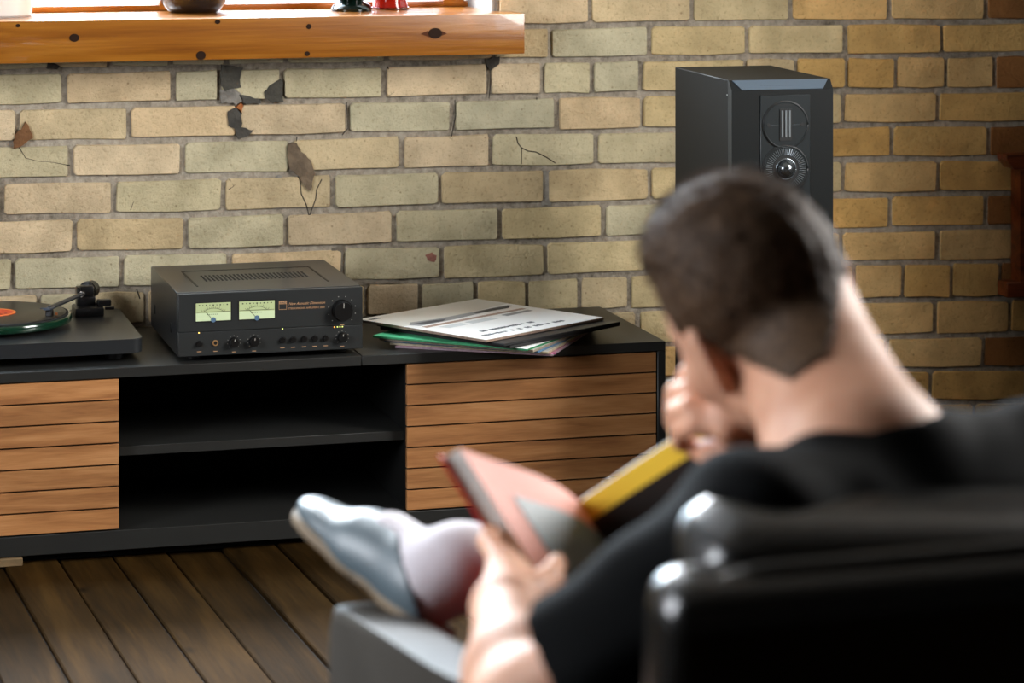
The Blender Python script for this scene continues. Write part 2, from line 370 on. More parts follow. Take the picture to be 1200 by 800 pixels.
    for kv in range(9):
        rg = random.Random(kv+40); ring = []
        base = [(-.5, -.42), (-.5, .42), (-.478, .5), (-.05, .5), (.478, .5), (.5, .42), (.5, -.42), (.478, -.5), (.05, -.5), (-.478, -.5)]
        base = [(x+rg.uniform(-.008, .008), z+rg.uniform(-.035, .03)*(1 if z > 0 else -1)) for x, z in base]
        nb = len(base)
        vs = [(x, .02, z) for x, z in base]+[(x*.996, -.0025, z*.987) for x, z in base]+[(x*.985, -.0062+rg.uniform(-.0006, .0006), z*.945) for x, z in base]
        fs = []
        for a_, b_ in ((0, nb), (nb, 2*nb)):
            for i in range(nb): j = (i+1) % nb; fs.append((a_+i, a_+j, b_+j, b_+i))
        fs.append(tuple(2*nb+i for i in range(nb)))
        m = bpy.data.meshes.new('brick'); m.from_pydata(vs, [], fs); m.materials.append(bmat)
        bb = bmesh.new(); bb.from_mesh(m); bmesh.ops.recalc_face_normals(bb, faces=bb.faces)
        bmesh.ops.reverse_faces(bb, faces=[f for f in bb.faces if False]); bb.to_mesh(m); bb.free()
        m.polygons.foreach_set('use_smooth', [False]*len(m.polygons))
        variants.append(m)
    nbr = 0; rest = []
    O2 = '#d8ae6c'
    def brick(k, xl, xr, col, part=True):
        nonlocal nbr
        xm = (xl+xr)/2
        if xm > 960 and col != Rd: col = (O, O2)[(int(xm)//7) % 2]  # right-hand bricks ochre: own yellow clay plus warm light mixed into the tint
        elif xm > 800 and col in (G, P): col = Yl
        a = pY(xl, my(k-1, xl), WALL); b = pY(xr, my(k-1, xr), WALL); c = pY(xl, my(k, xl), WALL); d = pY(xr, my(k, xr), WALL)
        cx = (a.x+b.x+c.x+d.x)/4; cz = (a.z+b.z+c.z+d.z)/4; wd = b.x-a.x-.0108; ht = (a.z+b.z-c.z-d.z)/2-.0115
        if cz-ht/2 > wz0-.06 and cx-wd/2 < wx1-.005 and cx+wd/2 > wx0: 
            if cz > wz0 and cx < wx1: return
        if cz < .03: return
        ang = math.atan2(b.z-a.z+d.z-c.z, 2*(b.x-a.x))
        h = random.uniform(-1, 1); v = random.uniform(.9, 1.08); cl = lin(col)
        o = link('brick', variants[random.randrange(9)], None, wall, (cx, WALL-random.uniform(-.001, .003), cz))
        o.scale = (wd, 1, ht); o.rotation_euler = (random.uniform(-.012, .012), -ang, random.uniform(-.006, .006))
        o.color = (cl[0]*v*(1+.03*h), cl[1]*v, cl[2]*v*(1-.05*h), 1); nbr += 1
    for k in range(-1, 14):
        js = list(J.get(k, [x+(0 if k % 2 else 62) for x in range(-40, 1240, 118)])); cols = list(CC.get(k, []))
        pick = lambda x: random.choice([P, G, T2, Yl, G]) if x < 760 else random.choice([O, O, Yl, O])
        if len(cols) < len(js)-1: cols += [pick(js[i]) for i in range(len(cols), len(js)-1)]
        if k == 0: js = [-60]+js; cols = [G]+cols
        while js[0] > -230 and k != -1: js.insert(0, js[0]-124); cols.insert(0, pick(js[0]))
        while js[-1] < 1225: js.append(js[-1]+112); cols.append(pick(js[-2]))
        for i in range(len(js)-1): brick(k, js[i], js[i+1], cols[i])
    # bricks that the photograph does not show, joined
    vs, fs, n = [], [], 0
    xl_lim, xr_lim = pY(-345, 0, WALL).x, pY(1222, 0, WALL).x
    ztop = pY(600, my(-2, 600), WALL).z
    row = 0; z = .0
    while z < H-.02:
        x = XL+.0-(row % 2)*.12
        while x < XR-.05:
            cx, cz = x+.12, z+.039; ok = True
            if cz < ztop+.03 and cx > xl_lim-.05: ok = False
            if wx0-.06 < cx < wx1+.06 and wz0-.12 < cz < wz1+.06: ok = False
            if cx-.115 < XL or cx+.115 > XR: ok = False
            if ok:
                bb = [(cx+sx*.115, WALL+yy, cz+sz*.034) for yy in (.02, -.008) for sx, sz in ((-1, -1), (1, -1), (1, 1), (-1, 1))]
                vs += bb; fs += [(n+4, n+5, n+6, n+7)]+[(n+i, n+(i+1) % 4, n+4+(i+1) % 4, n+4+i) for i in range(4)]; n += 8
            x += .24
        z += .078; row += 1
    o = mesh_obj('brickwork', vs, fs, bmat, wall); o['kind'] = 'stuff'; o.color = lin('#c7b284')
    # repairs and stains of the old wall
    def patch(pts, col, th=.011):
        rg = random.Random(int(pts[0][0])); fine = []
        for (xa, ya), (xb, yb) in zip(pts, pts[1:]+pts[:1]):
            m_ = max(1, int(math.hypot(xb-xa, yb-ya)/4))
            for i in range(m_): t = i/m_; fine.append((xa+(xb-xa)*t+rg.uniform(-1.1, 1.1), ya+(yb-ya)*t+rg.uniform(-1.1, 1.1)))
        bm = bmesh.new(); prism(bm, [pY(x, y, WALL+.004) for x, y in fine], (0, -th-.004, 0))
        from_bm('mortar_patch', bm, M('patch_mortar', col, .95, var=(40, .35), bump=(90, .8, .006)), wall)
    patch([(258, 76), (283, 78), (279, 92), (281, 101), (272, 103), (262, 106), (257, 98)], '#46433b')
    patch([(257, 106), (271, 102), (281, 108), (283, 117), (276, 121), (258, 119)], '#77726a', .0105)
    patch([(309, 108), (315, 99), (326, 92), (330, 95), (330, 118), (318, 120), (310, 115)], '#403d35')
    patch([(279, 110), (292, 113), (305, 116), (304, 120), (284, 121)], '#45423c', .0105)
    patch([(265, 130), (275, 125), (282, 131), (282, 148), (296, 153), (291, 158), (278, 163), (274, 149), (266, 146)], '#403d37')
    patch([(275, 124), (281, 120), (284, 124), (281, 133)], '#9a5b2c')
    patch([(337, 168), (346, 167), (352, 178), (362, 186), (367, 200), (363, 222), (356, 217), (350, 207), (339, 197), (335, 183)], '#6a5a48')
    patch([(17, 156), (24, 150), (30, 142), (38, 160), (30, 166), (22, 172), (15, 173)], '#6d4a2c')
    patch([(54, 74), (63, 74), (70, 77), (66, 80), (55, 79)], '#3a352e'); patch([(568, 68), (584, 66), (582, 76), (574, 82), (570, 78)], '#38332c')
    patch([(322, 205), (331, 205), (331, 242), (322, 244)], '#8d877d' , .004); patch([(634, 200), (645, 200), (644, 240), (634, 241)], '#7f796f', .004)
    patch([(497, 297), (504, 295), (511, 299), (508, 307), (499, 305)], '#8a5a4c', .009)
    patch([(388, 290), (402, 287), (400, 322), (389, 324)], '#6f675a', .004); patch([(400, 325), (460, 322), (470, 330), (402, 334)], '#857d70', .004)
    ck = M('crack_dark', '#2b241c', .95)
    def crack(pts):
        bm = bmesh.new(); tube(bm, [pY(x, y, WALL-.0062) for x, y in pts], .0012, 4); from_bm('crack', bm, ck, wall)
    crack([(348, 160), (346, 178), (347, 200), (352, 212), (353, 227), (359, 240), (362, 252)]); crack([(377, 210), (371, 222), (370, 233), (363, 252)])
    crack([(605, 160), (607, 168), (611, 173), (619, 177), (628, 178), (640, 184), (651, 191)]); crack([(611, 173), (611, 192)])
    crack([(590, 300), (600, 301), (613, 302), (625, 300), (635, 298)]); crack([(119, 180), (122, 190), (125, 207)])
    crack([(22, 172), (30, 185), (45, 189), (62, 190), (82, 194)]); crack([(269, 210), (274, 218), (268, 222)]); crack([(157, 235), (153, 246)])
    crack([(454, 78), (460, 92), (462, 108), (456, 112)]); crack([(574, 72), (575, 95), (573, 115)]); crack([(533, 117), (534, 135), (529, 160)])
    crack([(629, 114), (629, 126)]); crack([(406, 120), (408, 150), (401, 158)]); crack([(160, 338), (164, 350)])
    # ---- window over the console: reveals, frame, glass
    white = M('reveal_paint', '#aaa7a1', .8, var=(30, .08))
    orange = wood('window_pine', ['#8a4a14', '#b8691f', '#d58a37'], .35)
    wn = bpy.data.objects.new('window_1', None); COL.objects.link(wn); struct(wn, 'pine window above the sill, blown out by daylight')
    wy = WALL+.235
    zf = 1.035
    box('reveal', (wx1-.006, WALL+.16, 1.93), (.012, .30, 1.83), white, wn)
    box('reveal', (wx0+.006, WALL+.16, 1.93), (.012, .30, 1.83), white, wn)
    box('reveal', ((wx0+wx1)/2, WALL+.16, wz1-.006), (wx1-wx0, .30, .012), white, wn)
    box('bottom_rail', ((wx0+wx1)/2, wy, 1.0755), (wx1-wx0-.03, .05, .014), orange, wn, .004)
    box('sash_rail', ((wx0+wx1)/2, wy+.03, 1.145), (wx1-wx0-.1, .04, .04), orange, wn, .004)
    box('top_rail', ((wx0+wx1)/2, wy, wz1-.05), (wx1-wx0-.03, .05, .07), orange, wn, .004)
    for x in (wx0+.05, wx0+.72, wx1-.72, wx1-.05):
        box('jamb', (x, wy, 1.93), (.05, .055, 1.72), orange, wn, .004)
    gl = glass_mat('window_glass')
    for x0, x1 in ((wx0+.07, wx0+.70), (wx0+.74, wx1-.74), (wx1-.70, wx1-.07)):
        box('pane', ((x0+x1)/2, wy+.01, 1.95), (x1-x0, .004, 1.70), gl, wn)
    # window in the right wall
    for nm, xa, ry0, ry1 in (('window_2', XR+.12, 2.9, 4.5), ('window_3', XL-.12, 2.7, 4.2)):
        w2 = bpy.data.objects.new(nm, None); COL.objects.link(w2); struct(w2, 'tall side window, outside the frame')
        for y in (ry0+.03, (ry0+ry1)/2, ry1-.03): box('jamb', (xa, y, (rz0+rz1)/2), (.05, .05, rz1-rz0), orange, w2)
        for z_ in (rz0+.03, rz1-.03): box('rail', (xa, (ry0+ry1)/2, z_), (.05, ry1-ry0, .05), orange, w2)
        box('pane', (xa, (ry0+ry1)/2, (rz0+rz1)/2), (.004, ry1-ry0, rz1-rz0), gl, w2)
    # ---- the thick pine sill
    SY = 5.985
    x1 = pY(615, 40, SY).x; x0 = wx0-.12
    zt = (pY(0, 24.8, SY).z+pY(615, 16, SY).z)/2; zb = (pY(0, 73.8, SY).z+pY(615, 64.3, SY).z)/2
    sm = wood('sill_pine', ['#6b3b0c', '#834e12', '#98621f'], .3, scale=(.9, 16, 16), coat=.5)
    bm = bmesh.new(); bx(bm, ((x0+x1)/2, (SY+WALL)/2-.0005, (zt+zb)/2), (x1-x0, WALL-SY-.001, zt-zb), .003, 2)
    bx(bm, ((wx0+wx1)/2, WALL+.14, zt-.0225), (wx1-wx0-.03, .29, .045), 0)
    c0 = Vector(((x0+x1)/2, (SY+WALL)/2, zb))
    bmesh.ops.translate(bm, vec=-c0, verts=bm.verts)
    sill = struct(from_bm('trim_1', bm, sm, loc=c0, smooth=True, angle=40), 'thick varnished pine window sill with dark knots')
    kn = M('knot_wood', '#241307', .6, spec=.15); km = M('knot_rim', '#4d250c', .5, spec=.2)
    for px, py, rx, rz in ((510, 39, .0165, .0125), (235.5, 65, .011, .010), (87, 44.3, .011, .009), (362, 31, .006, .006), (360, 63, .006, .0055), (255, 25.5, .006, .005), (21, 30, .005, .004)):
        c = pY(px, py, SY); bm = bmesh.new()
        g = bmesh.ops.create_cone(bm, cap_ends=True, segments=18, radius1=1, radius2=.93, depth=.003)['verts']
        bmesh.ops.transform(bm, matrix=Matrix.Translation(Vector((c.x, SY, c.z))-c0) @ Matrix.Diagonal((rx, 1, rz, 1)) @ Matrix.Rotation(R(90), 4, 'X'), verts=g)
        from_bm('knot', bm, kn, sill)
    bm = bmesh.new(); c = pY(510, 39, SY)
    prism(bm, [Vector((c.x+dx, SY+.001, c.z+dz))-c0 for dx, dz in ((-.034, -.001), (-.017, .006), (-.012, -.009))], (0, -.0016, 0))
    prism(bm, [Vector((c.x+dx, SY+.001, c.z+dz))-c0 for dx, dz in ((.015, .005), (.027, -.001), (.014, -.006))], (0, -.0016, 0))
    from_bm('knot', bm, km, sill)
    return zt
ZT = room()

# ================================================================ THINGS ON THE SILL
def sill_things():
    wc = M('white_glaze', '#e9e4de', .35, bump=(8, .05))
    b = pZ(2, 19, ZT); o = lathe('plant_pot', [(.062, 0), (.066, .004), (.070, .06), (.074, .13), (.078, .132), (.078, .16), (.072, .16), (.068, .10), (0, .098)], wc, loc=(b.x, b.y, ZT))
    tag(o, 'white ceramic pot at the left end of the window sill', 'pot')
    b = pZ(227, 14.5, ZT)
    o = empty('bowl', 'dark glazed round bowl in the middle of the window sill', 'bowl', (b.x, b.y, ZT))
    lathe('body', [(.050, 0), (.057, .003), (.070, .018), (.081, .045), (.086, .08), (.082, .115), (.07, .135), (.066, .135), (.076, .112), (.08, .08), (.06, .02), (0, .012)], M('black_glaze', '#1a1616', .18, coat=.5, var=(18, .5)), o)
    lathe('rim', [(.0705, .1345), (.0725, .138), (.0705, .1415), (.066, .1415), (.0645, .138), (.066, .1345)], M('bowl_rim', '#8b8178', .3), o)
    b = pZ(412, 12.8, ZT); o = empty('glass_goblet', 'dark green footed glass vessel on the window sill beside the red dish', 'glass', (b.x, b.y, ZT))
    gm = M('dark_green_glass', '#06120d', .12)
    lathe('foot', [(.046, 0), (.047, .006), (.042, .014), (.030, .020), (.026, .024), (.0, .024)], gm, o)
    lathe('cup', [(.024, .02), (.030, .026), (.041, .045), (.047, .08), (.044, .12), (.041, .12), (.044, .08), (.036, .045), (0, .03)], gm, o)
    b = pZ(457, 10.5, ZT); o = empty('red_dish', 'glossy red glass dish on the window sill right of the green vessel', 'dish', (b.x, b.y, ZT))
    lathe('body', [(.040, 0), (.043, .003), (.040, .014), (.036, .03), (.040, .06), (.050, .085), (.046, .085), (.035, .05), (0, .03)], M('red_glass', '#8c1608', .12), o)
    lathe('base_ring', [(.0405, -.0), (.0445, .001), (.0445, .005), (.0405, .006), (.0405, -.0)], M('red_glass_base', '#4a0d08', .1, coat=1), o)
sill_things()

# ================================================================ MEDIA CONSOLE
CY, CT = 5.60, .387
CX1 = pY(780, 400, CY).x; CX0 = pY(-172, 440, CY).x; CDEP = .475
def console():
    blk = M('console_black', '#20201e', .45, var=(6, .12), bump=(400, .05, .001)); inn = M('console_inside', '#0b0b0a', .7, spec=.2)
    walnut = wood('slat_walnut', ['#84552f', '#9f6c3f', '#b27f50'], .5, scale=(2.2, 24, 24), knots=1.6, bump=.1)
    gapm = M('slat_gap', '#0d0b09', .8)
    W = CX1-CX0; e = empty('media_console', 'low black media console with two slatted walnut doors', 'console', ((CX0+CX1)/2, CY+CDEP/2, 0))
    ox, oy = (CX0+CX1)/2, CY+CDEP/2
    def B(n, x0, x1, y0, y1, z0, z1, m=blk, bev=.001, p=e):
        return box(n, ((x0+x1)/2-ox, (y0+y1)/2-oy, (z0+z1)/2), (x1-x0, y1-y0, z1-z0), m, p, bev, 1)
    t = .0205; zb = .058; bb = .018
    xL1 = pY(139.4, 500, CY).x; xR0 = pY(477, 500, CY).x; xR1 = pY(769, 500, CY).x; xs = pY(424, 425, CY).x
    seam = .0007
    B('top_panel', CX0, xs-seam, CY, CY+CDEP, CT-t, CT); B('top_panel', xs+seam, CX1, CY, CY+CDEP, CT-t, CT)
    B('side_panel', CX1-.018, CX1, CY, CY+CDEP, bb, CT-t); B('side_panel', CX0, CX0+.018, CY, CY+CDEP, bb, CT-t)
    B('bottom_panel', CX0+.018, CX1-.018, CY, CY+CDEP, bb, zb)
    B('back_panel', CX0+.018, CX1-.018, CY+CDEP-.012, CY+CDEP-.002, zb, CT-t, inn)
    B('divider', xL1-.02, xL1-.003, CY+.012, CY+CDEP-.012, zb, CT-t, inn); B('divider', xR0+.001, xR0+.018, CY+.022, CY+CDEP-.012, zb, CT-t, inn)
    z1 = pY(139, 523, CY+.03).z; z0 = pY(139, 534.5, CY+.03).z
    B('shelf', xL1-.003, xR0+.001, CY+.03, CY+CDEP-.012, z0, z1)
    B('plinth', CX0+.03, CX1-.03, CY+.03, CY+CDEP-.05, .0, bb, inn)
    # doors: seven boards each on a backing
    for x0, x1 in ((CX0+.021, xL1), (xR0, xR1)):
        zt, zbt = CT-t-.001, zb+.0015
        d = B('door', x0+.002, x1-.002, CY+.008, CY+.020, zbt+.002, zt-.002, gapm)
        p = (zt-zbt)/7; me = None
        for i in range(7):
            bm = bmesh.new(); bx(bm, (0, 0, 0), (x1-x0, .012, p-.0034), .0006, 1)
            o = from_bm('slat', bm, walnut, d, loc=((x0+x1)/2-ox, CY+.006-oy, zt-p*(i+.5)))
    # the little wooden shim under the left part
    a = pY(-10, 657, CY-.01); b_ = pY(28, 643, CY-.01)
    o = box('wooden_shim', (0, 0, .0085), (.10, .06, .0165), M('shim_wood', '#6b5638', .8, var=(30, .3)), None, .002, 1, loc=(b_.x-.052, CY+.021, 0))
    tag(o, 'small raw wooden shim under the left part of the black console', 'shim')
console()

# ================================================================ AMPLIFIER
def amplifier():
    AY = 5.625; x0 = pY(208, 380, AY).x; x1 = pY(424, 380, AY).x; W = x1-x0; H = .1285; zb = CT+.012; D = .395
    e = empty('amplifier', 'black stereo amplifier with two glowing green level meters', 'amplifier', (x0, AY, CT))
    blk = M('amp_black', '#242626', .42, var=(5, .1), bump=(500, .08, .0006)); top = M('amp_top', '#232527', .3, bump=(600, .08, .0005))
    dk = M('amp_dark', '#070707', .5); kb = M('knob_black', '#0b0b0b', .35); gold = M('amp_gold', '#c99b68', .3, .6); mk = M('amp_mark', '#b98f6a', .5)
    z0 = zb-CT
    bm = bmesh.new(); bx(bm, (W/2, D/2+.006, z0+H/2), (W, D-.012, H), .0015, 1); from_bm('case', bm, top, e, smooth=True, angle=40)
    box('front_panel', (W/2, -.002, z0+H*.695), (W, .012, H*.609), blk, e, .0012, 1)
    box('control_panel', (W/2, -.002, z0+H*.195), (W, .012, H*.385), blk, e, .0012, 1)
    # vent recess in the lid: sunk panel edge lines and a perforated plate
    vx0, vx1, vy0, vy1 = W*.14, W*.86, .055, .30
    bm = bmesh.new()
    for (a, b, c, d_) in ((vx0, vx1, vy1-.002, vy1+.002), (vx1-.002, vx1+.002, vy0+.03, vy1), (vx0-.002, vx0+.002, vy0+.03, vy1)):
        bx(bm, ((a+b)/2, (c+d_)/2, z0+H+.0002), (b-a, d_-c, .001))
    from_bm('vent_edge', bm, dk, e)
    bm = bmesh.new()
    for i in range(26):
        for j in range(6):
            bx(bm, (vx0+.03+i*(vx1-vx0-.06)/25, vy0+.10+j*.014, z0+H+.0003), (.004, .006, .0012))
    o = from_bm('vent_holes', bm, M('vent_dark', '#15171a', .6), e); o['kind'] = 'stuff'
    for x in (.04, W-.04):
        for y in (.05, D-.05):
            bm = bmesh.new(); cyl(bm, (x, y, 0), (x, y, z0), .016, n=16); from_bm('foot', bm, dk, e)
    fz = lambda v: z0+H*(1-v)
    fx = lambda px: (px-208)/216*W
    # level meters
    face = M('meter_face', '#8d9870', .5, emit=('#c8d49a', .36)); ink = M('meter_ink', '#2b3420', .6); low = M('meter_low', '#9aa684', .5, emit=('#d0e0b4', .46))
    hub = M('meter_hub', '#56708a', .3)
    for pa, pb in ((228.4, 268.7), (278.6, 320)):
        xa, xb = fx(pa), fx(pb); za, zc = fz(.44), fz(.155); w_, h_ = xb-xa, zc-za
        fr = box('meter', ((xa+xb)/2, -.0082, (za+zc)/2), (w_+.004, .0015, h_+.004), dk, e)
        box('dial', ((xa+xb)/2, -.0092, za+h_*.72), (w_, .001, h_*.56), face, fr)
        box('dial', ((xa+xb)/2, -.0092, za+h_*.22), (w_, .001, h_*.44), low, fr)
        bm = bmesh.new(); cx, cz = (xa+xb)/2, za-h_*.25
        bx(bm, (cx, -.0099, za+h_*.5), (w_*.97, .0004, .0008))
        pts = []
        for i in range(13):
            a = R(128-i*6.4); p = Vector((cx+math.cos(a)*h_*.95, -.0099, cz+math.sin(a)*h_*.95)); pts.append(p)
            q = Vector((cx+math.cos(a)*h_*(1.03 if i % 3 else 1.1), -.0099, cz+math.sin(a)*h_*(1.03 if i % 3 else 1.1)))
            tube(bm, [p, q], .0003, 4)
        for i in range(9): bx(bm, (xa+w_*(.1+.1*i), -.0099, za+h_*.88), (.0016 if i % 2 else .0028, .0004, .0022))
        for i in range(6): bx(bm, (xa+w_*(.34+.055*i), -.0099, za+h_*.36), (.0018, .0004, .0012))
        tube(bm, pts, .00035, 4)
        from_bm('scale', bm, ink, fr)
        bm = bmesh.new(); tube(bm, [(cx, -.0104, za+.001), (xa+w_*.27, -.0104, za+h_*.55)], .0004, 4); from_bm('needle', bm, ink, fr)
        bm = bmesh.new(); cyl(bm, (cx, -.0095, za+.002), (cx, -.0110, za+.002), .0052, n=16); from_bm('hub', bm, hub, fr)
    # lettering: a boxed mark, the script line and the small line
    rot = (R(90), 0, 0)
    bm = bmesh.new(); xa, xb, za, zc = fx(325.2), fx(334), fz(.31), fz(.175)
    for c, s in ((((xa+xb)/2, za), (xb-xa, .0007)), (((xa+xb)/2, zc), (xb-xa, .0007)), ((xa, (za+zc)/2), (.0007, zc-za)), ((xb, (za+zc)/2), (.0007, zc-za))): bx(bm, (c[0], -.0084, c[1]), (s[0], .0005, s[1]))
    bx(bm, ((xa+xb)/2, -.0084, zc-.0033), (xb-xa, .0005, .0062)); from_bm('badge', bm, mk, e)
    text('lettering', 'NAD', .0062, blk, e, (xa+.0016, -.0088, zc-.0056), rot, width=xb-xa-.003)
    text('lettering', 'New Acoustic Dimension', .0078, mk, e, (fx(336.2), -.0084, fz(.245)), rot, .45, width=fx(379)-fx(336))
    text('lettering', 'STEREOPHONIC AMPLIFIER C 3050', .0052, mk, e, (fx(336.2), -.0084, fz(.315)), rot, width=fx(378.5)-fx(336))
    # knobs, buttons, jack, lamps, legends
    tick = M('amp_tick', '#c9c4bb', .5)
    def knob(px, v, r, h, name='knob', nt=9):
        x, z = fx(px), fz(v); bm = bmesh.new(); cyl(bm, (x, -.008, z), (x, -.008-h, z), r, r*.93, 28)
        cyl(bm, (x, -.008, z), (x, -.0105, z), r*1.12, r*1.08, 28); k = from_bm(name, bm, kb, e, smooth=True, angle=40)
        bm = bmesh.new(); bx(bm, (x, -.0083-h, z+r*.6), (.0009, .0006, r*.5)); from_bm('pointer', bm, tick, k)
        bm = bmesh.new()
        for i in range(nt):
            a = R(225-i*270/(nt-1)); cyl(bm, (x+math.cos(a)*r*1.42, -.008, z+math.sin(a)*r*1.42), (x+math.cos(a)*r*1.42, -.0086, z+math.sin(a)*r*1.42), .0009 if r > .015 else .0006, n=6)
        from_bm('tick_ring', bm, tick, e)
    knob(399.5, .365, .0205, .019, 'volume_knob', 10)
    for px, v in ((272.6, .80), (296, .80), (399.7, .80)): knob(px, v, .0095, .012)
    def legend(px, v, wd=.008): box('legend', (fx(px), -.0083, fz(v)), (wd, .0006, .0013), mk, e)
    for px, v in ((232.3, .80), (329.2, .80), (341.7, .80), (354.5, .80), (367.3, .80), (380, .80)):
        bm = bmesh.new(); cyl(bm, (fx(px), -.008, fz(v)), (fx(px), -.014, fz(v)), .0058, .0052, 20); o = from_bm('button', bm, kb, e, smooth=True, angle=40)
        bm = bmesh.new(); cyl(bm, (fx(px), -.0078, fz(v)), (fx(px), -.0086, fz(v)), .0072, n=20); from_bm('button_ring', bm, dk, e)
        legend(px, .925, .009)
    legend(251, .93); legend(272.6, .955); legend(296, .955); legend(399.7, .945); legend(399.5, .60, .009)
    bm = bmesh.new(); cyl(bm, (fx(251), -.008, fz(.795)), (fx(251), -.0105, fz(.795)), .0060, n=20); o = from_bm('headphone_jack', bm, gold, e)
    o['label'] = 'gold headphone jack'
    bm = bmesh.new(); cyl(bm, (fx(251), -.0104, fz(.795)), (fx(251), -.0109, fz(.795)), .0036, n=14); from_bm('jack_hole', bm, dk, o)
    warm = M('lamp_warm', '#ffcf6a', .4, emit=('#ffd070', 1.6)); pale = M('lamp_pale', '#d8e07a', .4, emit=('#d0dc70', 1.1)); org = M('lamp_orange', '#ff9a3c', .4, emit=('#ff9a40', 2))
    for px, v, m in ((232, .625, warm), (329.2, .62, pale), (390.5, .63, org), (394, .63, pale), (397, .63, pale), (400, .63, pale)):
        bm = bmesh.new(); bx(bm, (fx(px), -.0085, fz(v)), (.0026 if m in (warm, pale) and px < 350 else .0024, .001, .0022)); from_bm('indicator_lamp', bm, m, e)
    for y in (.09, .33): box('side_screw', (-.0005, y, z0+.045), (.002, .012, .02), dk, e, .001, 1)
amplifier()

# ================================================================ TURNTABLE
def turntable():
    z0 = CT; zt = .436; x1 = pY(168, 398, 5.645).x; x0 = x1-.42; y0, y1 = 5.645, 6.045
    e = empty('turntable', 'black turntable with a green edged platter and a playing record', 'turntable', ((x0+x1)/2, (y0+y1)/2, CT))
    ox, oy = (x0+x1)/2, (y0+y1)/2
    pm = M('plinth_black', '#232527', .33, bump=(500, .06, .0005)); dk = M('arm_black', '#0a0a0b', .3); rub = M('foot_black', '#151515', .6)
    pts = []
    for cx, cy, a0 in ((x1-.022, y0+.022, -90), (x1-.022, y1-.022, 0), (x0+.022, y1-.022, 90), (x0+.022, y0+.022, 180)):
        for i in range(7): a = R(a0+i*15); pts.append((cx+.022*math.cos(a)-ox, cy+.022*math.sin(a)-oy, .020))
    bm = bmesh.new(); prism(bm, pts, (0, 0, zt-CT-.020))
    bmesh.ops.bevel(bm, geom=[ed for ed in bm.edges if abs(ed.verts[0].co.z-ed.verts[1].co.z) < 1e-5], offset=.0015, segments=2, affect='EDGES')
    from_bm('plinth', bm, pm, e, smooth=True, angle=30)
    for x, y in ((x1-.052, y0+.06), (x0+.05, y0+.06), (x1-.05, y1-.06), (x0+.05, y1-.06)):
        lathe('foot', [(.014, 0), (.019, .003), (.021, .012), (.021, .0205)], rub, e, 20, loc=(x-ox, y-oy, 0))
    c = Vector((pZ(-12, 362, .462).x, 5.875, 0))
    gm = M('green_glass_edge', '#0d2e1e', .14, coat=.6); h = zt-CT
    pl = lathe('platter', [(.02, 0), (.155, 0), (.1635, .004), (.1650, .008), (.1650, .016), (.163, .0185), (0, .0185)], gm, e, 72, loc=(c.x-ox, c.y-oy, h+.006)); pl['label'] = 'thick green glass platter'
    lathe('hub', [(.03, 0), (.03, .008)], dk, e, loc=(c.x-ox, c.y-oy, h))
    lathe('felt_mat', [(.158, 0), (.158, .002), (0, .002)], M('mat_black', '#0c0c0c', .9), e, 60, loc=(c.x-ox, c.y-oy, h+.0245))
    vm = NT('record_vinyl'); tc = vm.n('ShaderNodeTexCoord'); ln = vm.n('ShaderNodeVectorMath', operation='LENGTH'); vm.l(tc.outputs['Object'], ln.inputs[0])
    mm = vm.n('ShaderNodeMath', operation='MULTIPLY'); mm.inputs[1].default_value = 2200; vm.l(ln.outputs['Value'], mm.inputs[0]); sw = vm.n('ShaderNodeMath', operation='SINE'); vm.l(mm.outputs[0], sw.inputs[0])
    vm.b.inputs['Base Color'].default_value = lin('#0d0c0b'); vm.b.inputs['Roughness'].default_value = .3; vm.bump(sw.outputs[0], .25, .0004)
    rc = lathe('vinyl_record', [(.1505, 0), (.153, .001), (.1505, .0022), (.054, .0018), (0, .0018)], vm.m, None, 72, loc=(c.x, c.y, CT+h+.0266))
    rc.name = 'vinyl_record'; tag(rc, 'black vinyl record with an orange red label on the turntable platter', 'record')
    lathe('record_label', [(.049, .0018), (.049, .0026), (0, .0026)], M('label_orange', '#e4502a', .5), rc, 40)
    lathe('label_ring', [(.049, .0022), (.0485, .0031), (.044, .0031), (.0435, .0022), (.049, .0022)], M('label_amber', '#f08b3a', .5), rc, 40)
    lathe('spindle', [(.0035, 0), (.0035, .014), (0, .016)], M('spindle_steel', '#b0b0b0', .2, 1), e, 12, loc=(c.x-ox, c.y-oy, h+.02))
    bm = bmesh.new()
    for i, (dx, dy) in enumerate(((-.022, .004), (-.012, -.01), (.004, -.024), (.015, -.028), (.026, -.018), (-.03, .016))): bx(bm, (dx, dy, .0028), (.006, .004, .0004))
    from_bm('label_print', bm, M('label_ink', '#3a150c', .6), rc)
    # tonearm
    Bp = pY(99, 343, 5.99); Hs = pY(58, 361, 5.80)
    b0 = Vector((Bp.x-ox, Bp.y-oy, Bp.z-CT)); h0 = Vector((Hs.x-ox, Hs.y-oy, Hs.z-CT)); d = (h0-b0).normalized()
    bm = bmesh.new(); bx(bm, (b0.x+.005, b0.y-.02, h+.010), (.062, .07, .020), .004, 2); bx(bm, (b0.x+.002, b0.y, h+.028), (.04, .036, .02), .003, 2)
    cyl(bm, (b0.x, b0.y, h+.02), (b0.x, b0.y, b0.z-.008), .011, n=16); from_bm('arm_base', bm, dk, e, smooth=True, angle=40)
    bm = bmesh.new(); bx(bm, b0+Vector((.004, 0, .003)), (.030, .026, .026), .004, 2); bx(bm, b0+Vector((-.014, -.004, .004)), (.008, .03, .022), .002, 1)
    from_bm('bearing_housing', bm, dk, e, smooth=True, angle=40)
    bm = bmesh.new(); cyl(bm, b0-d*.012+Vector((0, 0, .002)), b0-d*.046+Vector((0, 0, .002)), .0185, n=28); cyl(bm, b0-d*.018+Vector((0, 0, .002)), b0-d*.022+Vector((0, 0, .002)), .020, n=28)
    from_bm('counterweight', bm, dk, e, smooth=True, angle=40)
